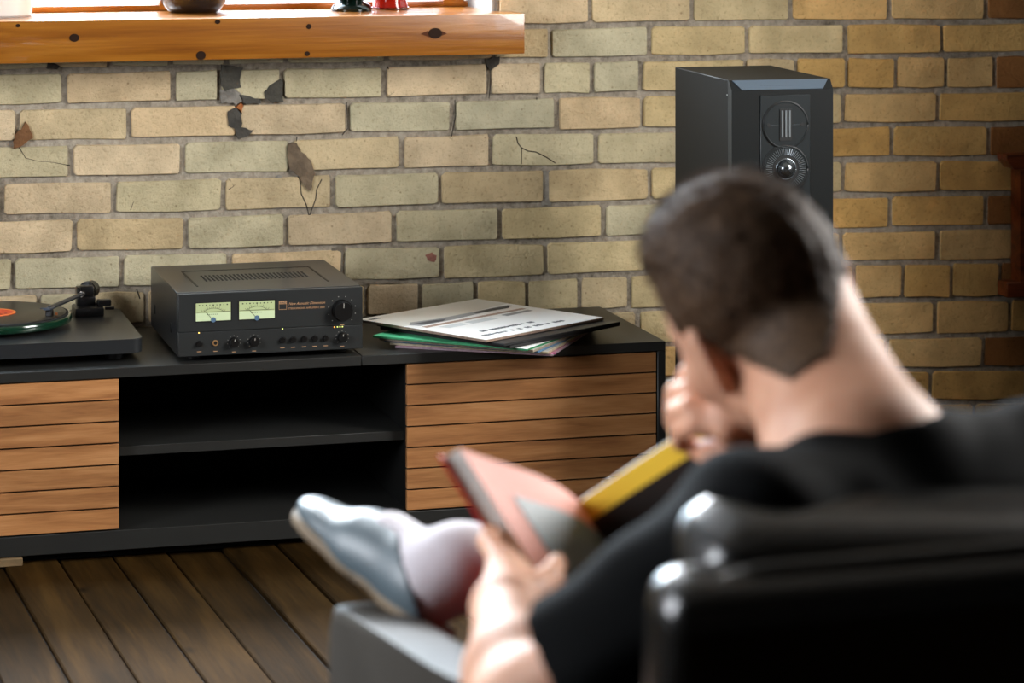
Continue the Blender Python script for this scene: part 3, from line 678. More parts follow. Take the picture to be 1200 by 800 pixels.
    bm = bmesh.new(); tube(bm, [b0, b0+d*.05, h0], .0048, 12); from_bm('arm_tube', bm, M('arm_carbon', '#3a3c40', .3, .4), e, smooth=True, angle=50)
    bm = bmesh.new(); cyl(bm, b0+d*.014, b0+d*.022, .0066, n=16); from_bm('arm_collar', bm, M('collar_steel', '#a8a29a', .25, .9), e, smooth=True, angle=40)
    bm = bmesh.new(); q = d.to_track_quat('X', 'Z').to_matrix(); bx(bm, h0, (.036, .015, .004), .001, 1, rot=q); bx(bm, h0+Vector((-.010, -.012, .002)), (.022, .004, .0025), .0008, 1)
    hs = from_bm('headshell', bm, M('headshell_grey', '#4a5260', .35, .5), e)
    bm = bmesh.new(); bx(bm, h0+Vector((0, 0, -.010)), (.018, .013, .014), .002, 1, rot=q); from_bm('cartridge', bm, dk, hs)
    bm = bmesh.new(); bx(bm, h0+Vector((.014, .0, -.012)), (.005, .008, .005)); from_bm('cartridge_pins', bm, M('pin_copper', '#b8734a', .3, .7), hs)
    bm = bmesh.new(); bx(bm, b0+Vector((.038, -.03, -.018)), (.03, .018, .014), .002, 1); cyl(bm, b0+Vector((.02, -.03, -.02)), b0+Vector((.05, -.03, -.022)), .003, n=10)
    bx(bm, b0+Vector((.05, -.032, -.030)), (.02, .008, .006), .001, 1); from_bm('cue_lever', bm, dk, e, smooth=True, angle=40)
turntable()

# ================================================================ RECORD SLEEVES
def sleeves():
    top = [pZ(432, 377.5, .431), pZ(589, 402, .431), pZ(690, 370, .431), pZ(543, 348, .431)]   # left, front, right, back
    cx = sum(p.x for p in top)/4; cy = sum(p.y for p in top)/4-.005; ang = math.atan2(top[1].y-top[0].y, top[1].x-top[0].x)
    ang = (ang+math.atan2(top[2].y-top[3].y, top[2].x-top[3].x))/2
    side = .372
    spec = [  # z, thickness, dx, dy, dangle, edge colour, cover colour, label
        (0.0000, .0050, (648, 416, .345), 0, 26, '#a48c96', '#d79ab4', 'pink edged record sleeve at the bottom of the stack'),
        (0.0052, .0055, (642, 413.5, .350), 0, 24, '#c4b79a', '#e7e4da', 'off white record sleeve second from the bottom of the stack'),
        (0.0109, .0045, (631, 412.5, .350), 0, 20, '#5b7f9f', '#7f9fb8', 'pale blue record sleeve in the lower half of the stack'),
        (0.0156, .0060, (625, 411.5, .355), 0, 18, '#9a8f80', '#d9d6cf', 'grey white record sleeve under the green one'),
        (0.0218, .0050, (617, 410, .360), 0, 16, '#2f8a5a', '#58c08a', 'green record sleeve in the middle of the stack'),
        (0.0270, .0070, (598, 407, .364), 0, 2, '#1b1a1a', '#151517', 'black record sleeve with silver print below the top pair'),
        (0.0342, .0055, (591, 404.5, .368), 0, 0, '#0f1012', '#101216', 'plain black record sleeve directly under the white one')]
    G = 'record sleeves stacked on the console'
    def sl(z, th, dx, dy, da, ec, cc, label, name='record_sleeve'):
        side = .372; lx, ly = cx, cy; al = ang+R(da)
        if dx:
            side = dx[2]; p = pZ(dx[0], dx[1], CT+z+th*.5); hx, hy = side/2, -side/2
            lx = p.x-(hx*math.cos(al)-hy*math.sin(al)); ly = p.y-(hx*math.sin(al)+hy*math.cos(al))
        e = empty(name, label, 'record sleeve', (lx, ly, CT+z), al, G)
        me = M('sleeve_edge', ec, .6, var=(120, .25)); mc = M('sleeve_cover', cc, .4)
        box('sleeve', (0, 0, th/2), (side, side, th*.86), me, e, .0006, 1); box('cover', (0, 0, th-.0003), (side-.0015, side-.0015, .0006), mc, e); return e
    es = [sl(*s_) for s_ in spec]
    # print on the covers that stick out at the corner
    wm = M('sleeve_white_print', '#e9ebe6', .5); dm = M('sleeve_dark_print', '#26303a', .5); mg = M('sleeve_magenta', '#b84a80', .5)
    bm = bmesh.new()
    for i in range(7): bx(bm, (side*.43, -side*.40+i*.034, .0072), (.010, .025, .0006))
    from_bm('cover_print', bm, M('silver_print', '#c9cdd2', .35, .3), es[5])
    bm = bmesh.new(); prism(bm, [(side*.49, -side*.49, .0050), (side*.49, side*.1, .0050), (side*.30, -side*.49, .0050)], (0, 0, .0006)); from_bm('cover_print', bm, wm, es[4])
    bm = bmesh.new()
    for i in range(4): bx(bm, (side*.46-.012*i, -side*.44+.03*i, .0050), (.012, .012, .0007))
    from_bm('cover_print', bm, mg, es[0])
    # the white cover on top: a soft grey drawing and two printed lines
    e = sl(.0400, .0062, 0, 0, 0, '#8a7566', '#e8e8e6', 'white record sleeve with a grey drawing, topmost of the stack')
    z = .0062
    def poly(n, pts, m, dz): bm = bmesh.new(); prism(bm, [((u-.5)*side, (v-.5)*side, z+dz) for u, v in pts], (0, 0, .0003)); return from_bm(n, bm, m, e)
    # u runs from the left corner to the front corner, v towards the back edge
    g1, g2, g3, g4 = M('art_grey', '#8f9192', .5), M('art_dark', '#3f4347', .5), M('art_brown', '#a08778', .5), M('art_pale', '#c3c8c9', .5)
    poly('cover_art', [(.0, .0), (.36, .0), (.36, .1), (.32, .5), (.25, 1), (0, 1)], M('art_cream', '#d5d2c9', .5), .0000)
    poly('cover_art', [(.30, .12), (.36, .05), (.42, .08), (.41, .35), (.38, .6), (.34, .95), (.30, .95), (.32, .6), (.33, .3)], g1, .0003)
    poly('cover_art', [(.35, .10), (.40, .12), (.405, .28), (.37, .34), (.345, .22)], g2, .0006)
    poly('cover_art', [(.33, .62), (.37, .60), (.37, .88), (.33, .93), (.31, .80)], g2, .0006)
    poly('cover_art', [(.45, .06), (.49, .06), (.47, .92), (.435, .92)], g3, .0003)
    poly('cover_art', [(.52, .12), (.59, .14), (.585, .30), (.525, .30)], g4, .0003)
    poly('cover_art', [(.52, .34), (.585, .34), (.58, .56), (.52, .56)], g4, .0003)
    poly('cover_art', [(.51, .66), (.555, .66), (.54, .90), (.50, .90)], g1, .0003)
    bm = bmesh.new(); rg = random.Random(3)
    for row, (u, v0, v1) in enumerate(((.80, .17, .60), (.90, .08, .74))):
        v = v0
        while v < v1:
            lw = rg.uniform(.018, .03)
            bx(bm, ((u-.5)*side, (v+lw/2-.5)*side, z+.0003), (.012 if rg.random() > .3 else .007, lw*side*.72, .0004)); v += lw*1.1
            if rg.random() < .16: v += .03
    from_bm('cover_print', bm, dm, e)
    bm = bmesh.new()
    bx(bm, ((.06-.5)*side, (.07-.5)*side, z+.0003), (.012, .03, .0004)); from_bm('cover_print', bm, g2, e)
sleeves()

# ================================================================ LOUDSPEAKER
def speaker():
    fl = pD(857.5, 95, 5.55); w_, d_, h_ = .216, .385, fl.z
    e = empty('loudspeaker', 'tall black floor standing loudspeaker beside the console', 'loudspeaker', (fl.x, fl.y, 0), R(-1.5))
    blk = M('speaker_black', '#0d0c0a', .5, spec=.08, var=(4, .12), bump=(60, .03, .001)); bf = M('baffle_black', '#0d1010', .45, spec=.25); pl = M('driver_plate', '#151b1d', .4, .2); dk = M('driver_dark', '#0a0b0b', .5)
    sil = M('driver_silver', '#8b9398', .25, .9); rib = M('ribbon_grey', '#7f8588', .35, .6)
    bm = bmesh.new(); bx(bm, (w_/2, d_/2+.012, (h_+.05)/2), (w_, d_-.024, h_-.05), .0015, 1); from_bm('cabinet', bm, blk, e, smooth=True, angle=40)
    # baffle with a chamfered top edge
    bm = bmesh.new(); prism(bm, [(0, .024, .05), (0, .024, h_), (0, .018, h_), (0, 0, h_-.020), (0, 0, .05)], (w_, 0, 0))
    from_bm('baffle', bm, bf, e)
    bm = bmesh.new(); prism(bm, [(.006, .0165, h_-.0013), (w_-.006, .0165, h_-.0013), (w_-.022, .0, h_-.0195), (.022, .0, h_-.0195)], (0, -.0012, .0012)); from_bm('chamfer', bm, M('chamfer_sky_sheen', '#8294a6', .28, .8), e)  # black bevel coloured blue grey: the sky's reflection is put into the colour
    bm = bmesh.new()
    for i in range(14): bx(bm, (w_*.30+i*.0062, .0055, h_-.0125), (.0038, .0012, .0022))
    from_bm('chamfer_print', bm, dk, e)
    px0, px1 = .060, .166; pt, pb = h_-.030, h_-.30
    plate = box('driver_plate', ((px0+px1)/2, -.001, (pt+pb)/2), (px1-px0, .003, pt-pb), pl, e, .001, 1)
    cx = (px0+px1)/2
    def ring(par, z, r, m, y=-.0035, t=.0028):
        bm = bmesh.new(); tube_pts = [(cx+r*math.cos(2*math.pi*i/48), y, z+r*math.sin(2*math.pi*i/48)) for i in range(49)]; tube(bm, tube_pts, t, 6); return from_bm('ring', bm, m, par, smooth=True)
    z1 = h_-.030-.060; z2 = z1-.089
    tw = box('tweeter', (cx, -.003, z1), (.004, .002, .004), dk, e)
    bm = bmesh.new(); cyl(bm, (cx, -.002, z1), (cx, -.0045, z1), .047, n=48); from_bm('faceplate', bm, pl, tw); ring(tw, z1, .0475, dk, -.003, .0018); ring(tw, z1, .046, pl, -.0048, .0010)
    box('slot', (cx, -.0045, z1), (.026, .003, .064), dk, tw)
    for i in range(3): box('ribbon', (cx-.008+i*.008, -.0064, z1+.002), (.0035, .002, .054), rib, tw)
    for s_ in (-1, 1):
        bm = bmesh.new(); cyl(bm, (cx+s_*.036, -.004, z1), (cx+s_*.036, -.0055, z1), .0042, n=14); from_bm('screw', bm, dk, tw)
        box('line', (cx+s_*.023, -.0047, z1), (.016, .0006, .0008), sil, tw)
    box('line', (cx, -.0047, z1+.039), (.03, .0006, .002), dk, tw)
    md = box('midrange', (cx, -.003, z2), (.004, .002, .004), dk, e)
    bm = bmesh.new(); cyl(bm, (cx, -.002, z2), (cx, -.0050, z2), .047, n=48); from_bm('faceplate', bm, pl, md); ring(md, z2, .0475, dk, -.003, .0018); ring(md, z2, .046, pl, -.0052, .0010)
    bm = bmesh.new()
    for i in range(56):
        a = 2*math.pi*i/56
        tube(bm, [(cx+.029*math.cos(a), -.0055, z2+.029*math.sin(a)), (cx+.042*math.cos(a), -.0055, z2+.042*math.sin(a))], .0006, 4)
    from_bm('fins', bm, rib, md)
    bm = bmesh.new(); cyl(bm, (cx, -.0045, z2), (cx, -.0062, z2), .027, n=36); from_bm('surround', bm, dk, md)
    ring(md, z2, .0205, sil, -.0066, .0016)
    dm = lathe('dome', [(.0185, 0), (.0165, .008), (.011, .0145), (.005, .0172), (0, .0178)], M('dome_metal', '#6a6f72', .18, .9), md, 32, loc=(cx, -.006, z2)); dm.rotation_euler = (R(90), 0, 0)
    for z3 in (h_-.42, h_-.62):
        wf = box('woofer', (w_/2, -.003, z3), (.004, .002, .004), dk, e)
        ww = lathe('cone', [(.088, 0), (.088, .004), (.078, .006), (.07, .003), (.03, -.02), (0, -.022)], dk, wf, 40, loc=(w_/2, -.0005, z3)); ww.rotation_euler = (R(90), 0, 0)
        dd = lathe('dust_cap', [(.028, 0), (.02, .009), (0, .013)], pl, wf, 24, loc=(w_/2, .018, z3)); dd.rotation_euler = (R(90), 0, 0)
    box('base', (w_/2, d_/2, .03), (w_+.03, d_+.03, .03), blk, e, .003, 1)
    for x in (0, w_):
        for y in (.01, d_-.01): lathe('foot', [(.012, 0), (.014, .004), (.014, .016)], dk, e, 14, loc=(x, y, 0))
    dot = box('sensor_dot', (-.0005, .028, h_-.030), (.001, .0018, .0018), M('white_dot', '#d8d8d2', .4), e)
speaker()

# ================================================================ WOODEN SHELF IN THE RIGHT CORNER
def corner_shelf():
    a = pY(1189, 184, 5.99); b = pY(1189, 352, 5.99); XR = 3.02
    e = empty('wall_shelf', 'reddish wooden wall shelf at the right edge of the brick wall', 'shelf', (a.x, 6.03, b.z))
    wd = wood('shelf_redwood', ['#4a1f0d', '#733619', '#8e4a22'], .35, scale=(2, 18, 18)); h = a.z-b.z; W = XR-a.x-.002
    bm = bmesh.new(); prism(bm, [(0, 0, h), (0, 0, h-.012), (.018, 0, h-.034), (W, 0, h-.034), (W, 0, h)], (0, .055, 0)); from_bm('top_board', bm, wd, e)
    box('bottom_board', ((W)/2, .0275, .018), (W, .055, .036), wd, e, .002, 1)
    box('side_panel', (.035+.006, .0275, h/2), (.012, .05, h-.07), wd, e); box('back_panel', (W/2+.02, .052, h/2), (W-.045, .006, h-.07), wd, e)
corner_shelf()

# ================================================================ ARMCHAIR
CHF = R(18)                                      # facing, left of the camera's forward axis
cc = world(.317, 2.653, 0); CHZ = -YAW+CHF
lea = M('black_leather', '#070808', .25, bump=(38, .25, .004), var=(9, .25), spec=.5, coat=.08); lea2 = M('grey_leather', '#35322e', .5, bump=(45, .2, .003), var=(9, .15), spec=.2)
def armchair():
    e = empty('armchair', 'black leather armchair the reader sits in, seen from behind', 'armchair', (cc.x, cc.y, 0), CHZ)
    def rb(name, c, s, bev, m=lea, seg=5, rx=0):
        bm = bmesh.new(); bx(bm, c, s, bev, seg, rot=Matrix.Rotation(rx, 3, 'X') if rx else None); return from_bm(name, bm, m, e, smooth=True)
    # outer back shell, slightly reclined, with rolled top edge
    rb('back_shell', (0, -.455, .555), (.76, .085, .655), .036, rx=R(7))
    bm = bmesh.new(); tube(bm, [(-.362, -.492, .30), (-.364, -.500, .60), (-.36, -.502, .84), (-.345, -.503, .868), (-.30, -.505, .878), (0, -.507, .880), (.30, -.505, .878), (.345, -.503, .868), (.36, -.502, .84), (.364, -.50, .6), (.362, -.492, .3)], .0085, 8)
    from_bm('piping', bm, lea, e, smooth=True)
    # back cushion in front of the shell, puffed
    bm = bmesh.new(); bx(bm, (0, 0, 0), (.66, .13, .54), .05, 4); bmesh.ops.subdivide_edges(bm, edges=bm.edges[:], cuts=1, use_grid_fill=True)
    rg = random.Random(5)
    for v in bm.verts:
        k = max(0, 1-(v.co.x/.33)**4)*max(0, 1-(v.co.z/.27)**4); v.co.y *= 1+.25*k
        v.co.z += .010*math.sin(v.co.x*23+1)*(.5+v.co.z/.54) if v.co.z > .15 else 0
        v.co.z -= .07*(v.co.x+.3)
    bmesh.ops.transform(bm, matrix=Matrix.Translation((0, -.39, .640)) @ Matrix.Rotation(R(9), 4, 'X'), verts=bm.verts)
    o = from_bm('back_cushion', bm, lea, e, smooth=True)
    rb('seat_cushion', (0, .06, .335), (.54, .80, .15), .05)
    rb('seat_frame', (0, .0, .21), (.72, .94, .12), .02)
    # arms: sloping boards with a rounded top
    prof = [(-.43, .17), (.515, .17), (.515, .575), (.495, .606), (.45, .612), (.1, .645), (-.2, .69), (-.43, .74)]
    for s_ in (-1, 1):
        x0 = -.38 if s_ < 0 else .32
        bm = bmesh.new(); prism(bm, [(x0, y, z) for y, z in prof], (.06, 0, 0))
        bmesh.ops.bevel(bm, geom=bm.edges[:], offset=.022, segments=4, profile=.6, affect='EDGES', clamp_overlap=True)
        o = from_bm('armrest', bm, lea2, e, smooth=True, angle=60); o['label'] = 'greyish leather armrest'
        for y in (-.38, .42):
            bm = bmesh.new(); cyl(bm, (s_*.345, y, 0), (s_*.345, y, .16), .016, .022, 16); from_bm('leg', bm, M('leg_steel', '#2a2a2a', .3, .8), e, smooth=True, angle=40)
armchair()

# ================================================================ OPEN BOOK
BA, BG, BC = L(538, 525, 2.72), L(678, 588, 2.87), L(815, 497, 2.76)
BV = L(652, 706, 2.70)-BA
def book():
    base = world(*L(640, 640, 2.74)); e = empty('open_book', 'open hardcover book with pink and yellow pages held by the reader', 'book', base)
    def Wd(p): return world(*p)-base
    pink = M('page_pink', '#dc9384', .6); grey = M('page_grey_print', '#66757d', .5); paper = M('page_edges', '#f2f0ec', .8, var=(200, .15)); red = M('cover_red', '#c22a2c', .45)
    yel = M('page_yellow', '#ecc53c', .5); drk = M('page_dark_print', '#17120f', .5); prn = M('print_white', '#cfd3cd', .6)
    nl = np.cross(BG-BA, BV); nl /= np.linalg.norm(nl); nl = nl*np.sign(nl@np.array([0, 1, 0])); nr = np.cross(BC-BG, BV); nr /= np.linalg.norm(nr); nr *= np.sign(nr[1])   # pointing away from the reader
    def strip(name, top, bot, mat, par=e, thick=None, n=None):
        vs = [Wd(p) for p in top]+[Wd(p) for p in bot]; k = len(top); fs = [(i, i+1, k+i+1, k+i) for i in range(k-1)]
        if thick is not None:
            vs += [Wd(p+n*thick) for p in top]+[Wd(p+n*thick) for p in bot]; o = 2*k
            fs += [(o+i, o+k+i, o+k+i+1, o+i+1) for i in range(k-1)]+[(i, o+i, o+i+1, i+1) for i in range(k-1)]+[(k+i, k+i+1, o+k+i+1, o+k+i) for i in range(k-1)]+[(0, k, o+k, o), (k-1, o+k-1, o+2*k-1, 2*k-1)]
        bm = bmesh.new(); bv = [bm.verts.new(v) for v in vs]
        for f in fs: bm.faces.new([bv[i] for i in f])
        return from_bm(name, bm, mat, par, smooth=True, angle=50)
    N = 14
    def curve(A, B, n, bulge):
        out = []
        for i in range(N+1):
            t = i/N; out.append(A+(B-A)*t - n*bulge*(math.sin(math.pi*t**1.5)))
        return out
    lt = curve(BA, BG, nl, .010); lb = [p+BV for p in lt]
    strip('page_block', lt, lb, paper, e, .019, nl)
    strip('page', [p-nl*.0006 for p in lt], [p-nl*.0006 for p in lb], pink)
    def sub(rows, u0, u1, v0, v1, off, n):
        i0, i1 = int(u0*N), int(u1*N); t = [p+BV*v0-n*off for p in rows[i0:i1+1]]; b = [p+BV*v1-n*off for p in rows[i0:i1+1]]; return t, b
    t, b = sub(lt, .22, 1, .24, .86, .0016, nl); strip('picture', t, b, grey)
    for v, u in ((.66, .72), (.70, .72), (.74, .72)): t, b = sub(lt, u, u+.16, v, v+.018, .0022, nl); strip('print', t, b, prn)
    ct = [BA+nl*.0195-(BG-BA)*.025-BV*.015, BG+nl*.0195]; strip('cover', ct, [p+BV*1.03 for p in ct], red, e, .003, nl)
    rt = curve(BC, BG, nr, -.009)[::-1]; rb_ = [p+BV for p in rt]
    strip('page_block', rt, rb_, paper, e, .012, nr); strip('page', [p-nr*.0006 for p in rt], [p-nr*.0006 for p in rb_], yel)
    t, b = sub(rt, .0, .93, .13, .95, .0016, nr); strip('picture', t, b, drk)
    ct = [BG+nr*.0125, BC+nr*.0125+(BC-BG)*.03]; strip('cover', ct, [p+BV*1.03 for p in ct], red, e, .003, nr)
    ct = [BG+nl*.0195, BG+nr*.0125+(BC-BG)*.02]; strip('spine', ct, [p+BV*1.03 for p in ct], red, e, .003, nl)
book()

# ================================================================ THE READER
def person():
    base = world(.34, 2.42, 0); bz = (base.x, base.y, 0)
    skin = NT('skin'); skin.b.inputs['Base Color'].default_value = lin('#c9957a'); skin.b.inputs['Roughness'].default_value = .55; skin.b.inputs['Specular IOR Level'].default_value = .3
    skin.b.inputs['Subsurface Weight'].default_value = .22; skin.b.inputs['Subsurface Radius'].default_value = (.014, .005, .003); skin.b.inputs['Subsurface Scale'].default_value = 1
    g = skin.n('ShaderNodeNewGeometry'); nz = skin.n('ShaderNodeTexNoise'); nz.inputs['Scale'].default_value = 25; nz.inputs['Detail'].default_value = 5; skin.l(g.outputs['Position'], nz.inputs['Vector'])
    skin.l(skin.ramp(nz.outputs[0], [(.3, '#b98468'), (.7, '#cf9f84')]), skin.b.inputs['Base Color']); skin = skin.m
    # skeleton: right, depth, up
    Lsh, Lel, Lwr = L(890, 632, 2.22), L(617, 838, 2.30), L(590, 712, 2.53)
    Rsh, Rel, Rwr = np.array([.470, 2.43, .862]), np.array([.465, 2.66, .71]), L(908, 520, 2.61)
    C7 = np.array([.303, 2.335, .905]); pel = np.array([.33, 2.56, .46]); chest = np.array([.322, 2.395, .74])
    Lhip, Rhip = np.array([.25, 2.53, .45]), np.array([.41, 2.58, .45])
    Lkn, Lan = np.array([.02, 2.93, .515]), np.array([.0, 3.08, .10]); Rkn, Ran = np.array([.335, 3.03, .605]), L(540, 662, 2.95)
    # head frame
    psi, pit, rol = R(25), R(15), R(28)
    fw = np.array([-math.sin(psi)*math.cos(pit), math.cos(psi)*math.cos(pit), -math.sin(pit)]); rt = np.array([math.cos(psi), math.sin(psi), 0]); up = np.cross(rt, fw)
    rt, up = rt*math.cos(rol)+up*math.sin(rol), up*math.cos(rol)-rt*math.sin(rol)
    HR = np.stack([rt, fw, up], 1); O = L(835, 420, 2.50)-HR@np.array([-.073, 0, 0])
    H = lambda x, y, z: O+HR@np.array([x, y, z])
    tf = R(34); tr = np.array([math.cos(tf), math.sin(tf), 0]); tfw = np.array([-math.sin(tf), math.cos(tf), 0]); TR = np.stack([tr, tfw, [0, 0, 1]], 1)

    s = SDF((-.34, 2.08, -.0), (.72, 3.36, 1.20), .0046)
    # torso and legs (under the clothes)
    s.ell(chest, (.155, .095, .20), TR, .03); s.ell(pel+[0, 0, .06], (.145, .10, .14), TR, .05); s.cone(Lsh, Rsh, .052, .052, .04)
    s.cone(chest+[0, 0, .1], C7, .09, .06, .04)
    s.chain([Lhip, Lkn, Lan], [.075, .052, .036], .03); s.chain([Rhip, Rkn, Ran], [.075, .052, .036], .03)
    # head
    s.ell(H(0, -.005, .035), (.0745, .094, .088), HR, .02); s.ell(H(0, .035, .01), (.066, .066, .075), HR, .03)
    s.ell(H(0, .045, -.055), (.052, .052, .058), HR, .03); s.cone(H(-.045, .02, -.055), H(0, .082, -.098), .022, .018, .025); s.cone(H(.045, .02, -.055), H(0, .082, -.098), .022, .018, .025)
    s.cone(H(0, .098, .012), H(0, .116, -.028), .008, .013, .014); s.cone(H(-.012, .104, -.03), H(.012, .104, -.03), .008, .008, .008)
    s.ell(H(0, .094, -.062), (.024, .010, .008), HR, .008); s.ell(H(0, .093, -.073), (.021, .010, .008), HR, .008)
    s.cone(H(-.04, .088, .022), H(.04, .088, .022), .010, .010, .02)
    for sx in (-1, 1):
        s.ell(H(sx*.031, .096, .003), (.017, .014, .011), HR, .008, 'd'); s.ell(H(sx*.052, .06, -.025), (.02, .03, .02), HR, .03)
        # ear: rim, bowl and lobe
        E = lambda y, z, o_=.0: H(sx*(.071+o_), y, z)
        ey = R(22)*sx
        ax = HR@np.array([[math.cos(ey), math.sin(ey), 0], [-math.sin(ey), math.cos(ey), 0], [0, 0, 1]]).T
        s.ell(E(-.006, .004, .010), (.008, .018, .032), ax, .008)
        s.ell(E(-.002, .006, .019), (.006, .010, .018), ax, .005, 'd'); s.ell(E(.0, -.026, .007), (.006, .009, .010), ax, .008)
    # neck
    nb = C7+tfw*.03
    s.cone(H(0, -.030, -.03), C7+np.array([0, .0, .0])+tfw*.015, .058, .064, .03); s.cone(H(0, .010, -.055), nb+tfw*.02-np.array([0, 0, .02]), .040, .052, .03)
    s.cone(H(0, -.055, -.015), C7-tfw*.005, .034, .05, .035); s.cone(C7+tr*.02, C7+tr*.08-[0, 0, .05], .042, .02, .03); s.cone(C7-tr*.02, C7-tr*.08-[0, 0, .05], .042, .02, .03)
    # arms
    s.chain([Lsh, Lel], [.054, .043], .03); s.cone(Lel, Lel+(Lwr-Lel)*.35, .043, .045, .03); s.cone(Lel+(Lwr-Lel)*.35, Lwr, .045, .027, .02)
    s.chain([Rsh, Rel], [.054, .043], .03); s.cone(Rel, Rel+(Rwr-Rel)*.35, .043, .044, .03); s.cone(Rel+(Rwr-Rel)*.35, Rwr, .044, .027, .02)
    # hands: palm, then each finger as its own chain
    def hand(wr, kn, fing, thumb):
        for k_ in kn: s.cone(wr, k_, .023, .0142, .014)
        for a, b in zip(kn, kn[1:]): s.cone(a, b, .0142, .0142, .006)
        for (a, f) in zip(kn, fing): s.chain([a]+f, [.0125, .0108, .0097, .0083], .004)
        s.chain([wr]+thumb, [.021, .018, .013, .010], .008)
    hand(Lwr, [L(588, 658, 2.63), L(599, 668, 2.645), L(609, 678, 2.65), L(617, 690, 2.645)],
         [[L(572, 634, 2.685), L(577, 618, 2.735), L(590, 611, 2.765)], [L(583, 648, 2.72), L(592, 636, 2.765), L(608, 631, 2.785)],
          [L(598, 664, 2.73), L(610, 655, 2.765), L(626, 651, 2.78)], [L(611, 682, 2.715), L(622, 674, 2.745), L(637, 671, 2.76)]],
         [L(622, 694, 2.58), L(643, 679, 2.62), L(652, 660, 2.655)])
    hand(Rwr, [L(856, 503, 2.585), L(849, 485, 2.595), L(850, 467, 2.61), L(858, 451, 2.63)],
         [[L(816, 497, 2.60), L(799, 505, 2.63), L(796, 519, 2.665)], [L(809, 477, 2.61), L(791, 482, 2.64), L(789, 496, 2.675)],
          [L(811, 456, 2.63), L(792, 459, 2.66), L(788, 471, 2.69)], [L(824, 438, 2.655), L(806, 438, 2.68), L(799, 447, 2.705)]],
         [L(868, 528, 2.60), L(836, 533, 2.63), L(814, 525, 2.665)])
    bodyF = s
    body = sdf_obj('person', s, skin, bz); body.location = bz
    tag(body, 'person in a black t-shirt reading in the armchair, seen from behind', 'person')
    body.name = 'person'
    # ---- black t-shirt
    blk = M('tshirt_black', '#040506', .85, bump=(260, .15, .001), spec=.08)
    s = SDF((-.02, 2.10, .42), (.72, 2.90, 1.02), .006)
    s.ell(chest, (.170, .112, .21), TR, .03); s.ell(pel+[0, 0, .06], (.165, .118, .16), TR, .06); s.cone(Lsh, Rsh, .067, .067, .04)
    s.cone(chest+[0, 0, .1], C7-[0, 0, .045], .10, .072, .04); s.cone(C7+tr*.05-[0, 0, .03], C7+tr*.14-[0, 0, .045], .05, .045, .04); s.cone(C7-tr*.05-[0, 0, .03], C7-tr*.14-[0, 0, .045], .05, .045, .04)
    cn = tfw*.45+np.array([0, 0, 1.]); cn /= np.linalg.norm(cn); cp = C7+np.array([0, 0, .016])
    s.cone(C7+tfw*.012-[0, 0, .07], C7+tfw*.022+[0, 0, .05], .090, .076, .03, clip=(cp, cn))
    for a, b, f in ((Lsh, Lel, .74), (Rsh, Rel, .72)):
        d = (b-a)/np.linalg.norm(b-a); e_ = a+(b-a)*f; s.cone(a, e_+d*.05, .070, .066, .03, clip=(e_, d))
    def wr(V):
        f = .003*np.sin(V[:, 0]*55+V[:, 2]*38+2*np.sin(V[:, 1]*20))+.0025*np.sin(V[:, 2]*70-V[:, 0]*30+V[:, 1]*26)
        c = np.array([.33, 2.42, .72]); n = V-c; n /= np.linalg.norm(n, axis=1)[:, None]; return V+n*f[:, None]
    sdf_obj('t_shirt', s, blk, bz, body, wr)
    # ribbed collar
    bm = bmesh.new(); cen = cp+tfw*.018-np.array([0, 0, .010]); pts = []
    for i in range(41):
        a = 2*math.pi*i/40; p = cen+tr*.072*math.cos(a)+tfw*.070*math.sin(a)-np.array([0, 0, .031*math.sin(a)]); pts.append(world(*p)-Vector(bz))
    tube(bm, pts, .0075, 8); from_bm('collar', bm, blk, body, smooth=True)
    # ---- dark trousers
    s = SDF((-.12, 2.2, .02), (.62, 3.22, .82), .008)
    s.ell(pel-[0, 0, .01], (.165, .13, .12), TR, .05); s.chain([Lhip, Lkn], [.092, .068], .04); s.cone(Lkn, Lan, .068, .055, .03)
    s.chain([Rhip, Rkn], [.092, .068], .04); e_ = Ran+(Rkn-Ran)*.22; d = (Ran-Rkn)/np.linalg.norm(Ran-Rkn); s.cone(Rkn, Ran, .068, .056, .03, clip=(e_, d))
    sdf_obj('trousers', s, M('trouser_black', '#121316', .8, bump=(200, .2, .001)), bz, body)
    # ---- right foot on the left knee: sock and slip-on shoe
    def foot(Hl, T, leg, an, sock_len, upv, cut=None):
        a = T-Hl; ln = np.linalg.norm(a); a /= ln; u = upv-a*(upv@a); u /= np.linalg.norm(u); w_ = np.cross(a, u); FR = np.stack([w_, a, u], 1)
        P = lambda y, z, x=0: Hl+a*y+u*z+w_*x
        lo = np.minimum(np.minimum(Hl, T), an)-.12; hi = np.maximum(np.maximum(Hl, T), an)+.12
        sk = SDF(lo, hi, .005); le = an+leg*sock_len
        sk.cone(P(.050, .045), an, .040, .044, .02); sk.cone(an, le+leg*.04, .044, .045, .01, clip=(le, leg)); sk.cone(P(.05, .05), P(.14, .045), .036, .034, .03)
        sdf_obj('sock', sk, M('sock_white', '#bdb7bd', .9, bump=(220, .4, .002), sheen=.3), bz, body)
        bm = bmesh.new(); q = [an+leg*(sock_len-.006)+(w_*math.cos(t)+a*math.sin(t))*.046 for t in np.linspace(0, 2*math.pi, 29)]
        tube(bm, [world(*p)-Vector(bz) for p in q], .006, 8); from_bm('sock_cuff', bm, M('cuff_white', '#ded9dc', .9), body, smooth=True)
        sh = SDF(lo, hi, .0045)
        flat = [(P(0, .004), -u)]
        sh.ell(P(.045, .038), (.038, .050, .044), FR, .02, clip=flat); sh.ell(P(.115, .028), (.037, .10, .035), FR, .03, clip=flat); sh.ell(P(ln-.082, .018), (.043, .084, .025), FR, .03, clip=flat)
        sh.cone(P(.055, .048), P(.16, .032), .034, .028, .04, clip=flat[0])
        sh.cone(P(.045, .05)+leg*.005, an+leg*.03, .031, .040, .01, 'd')
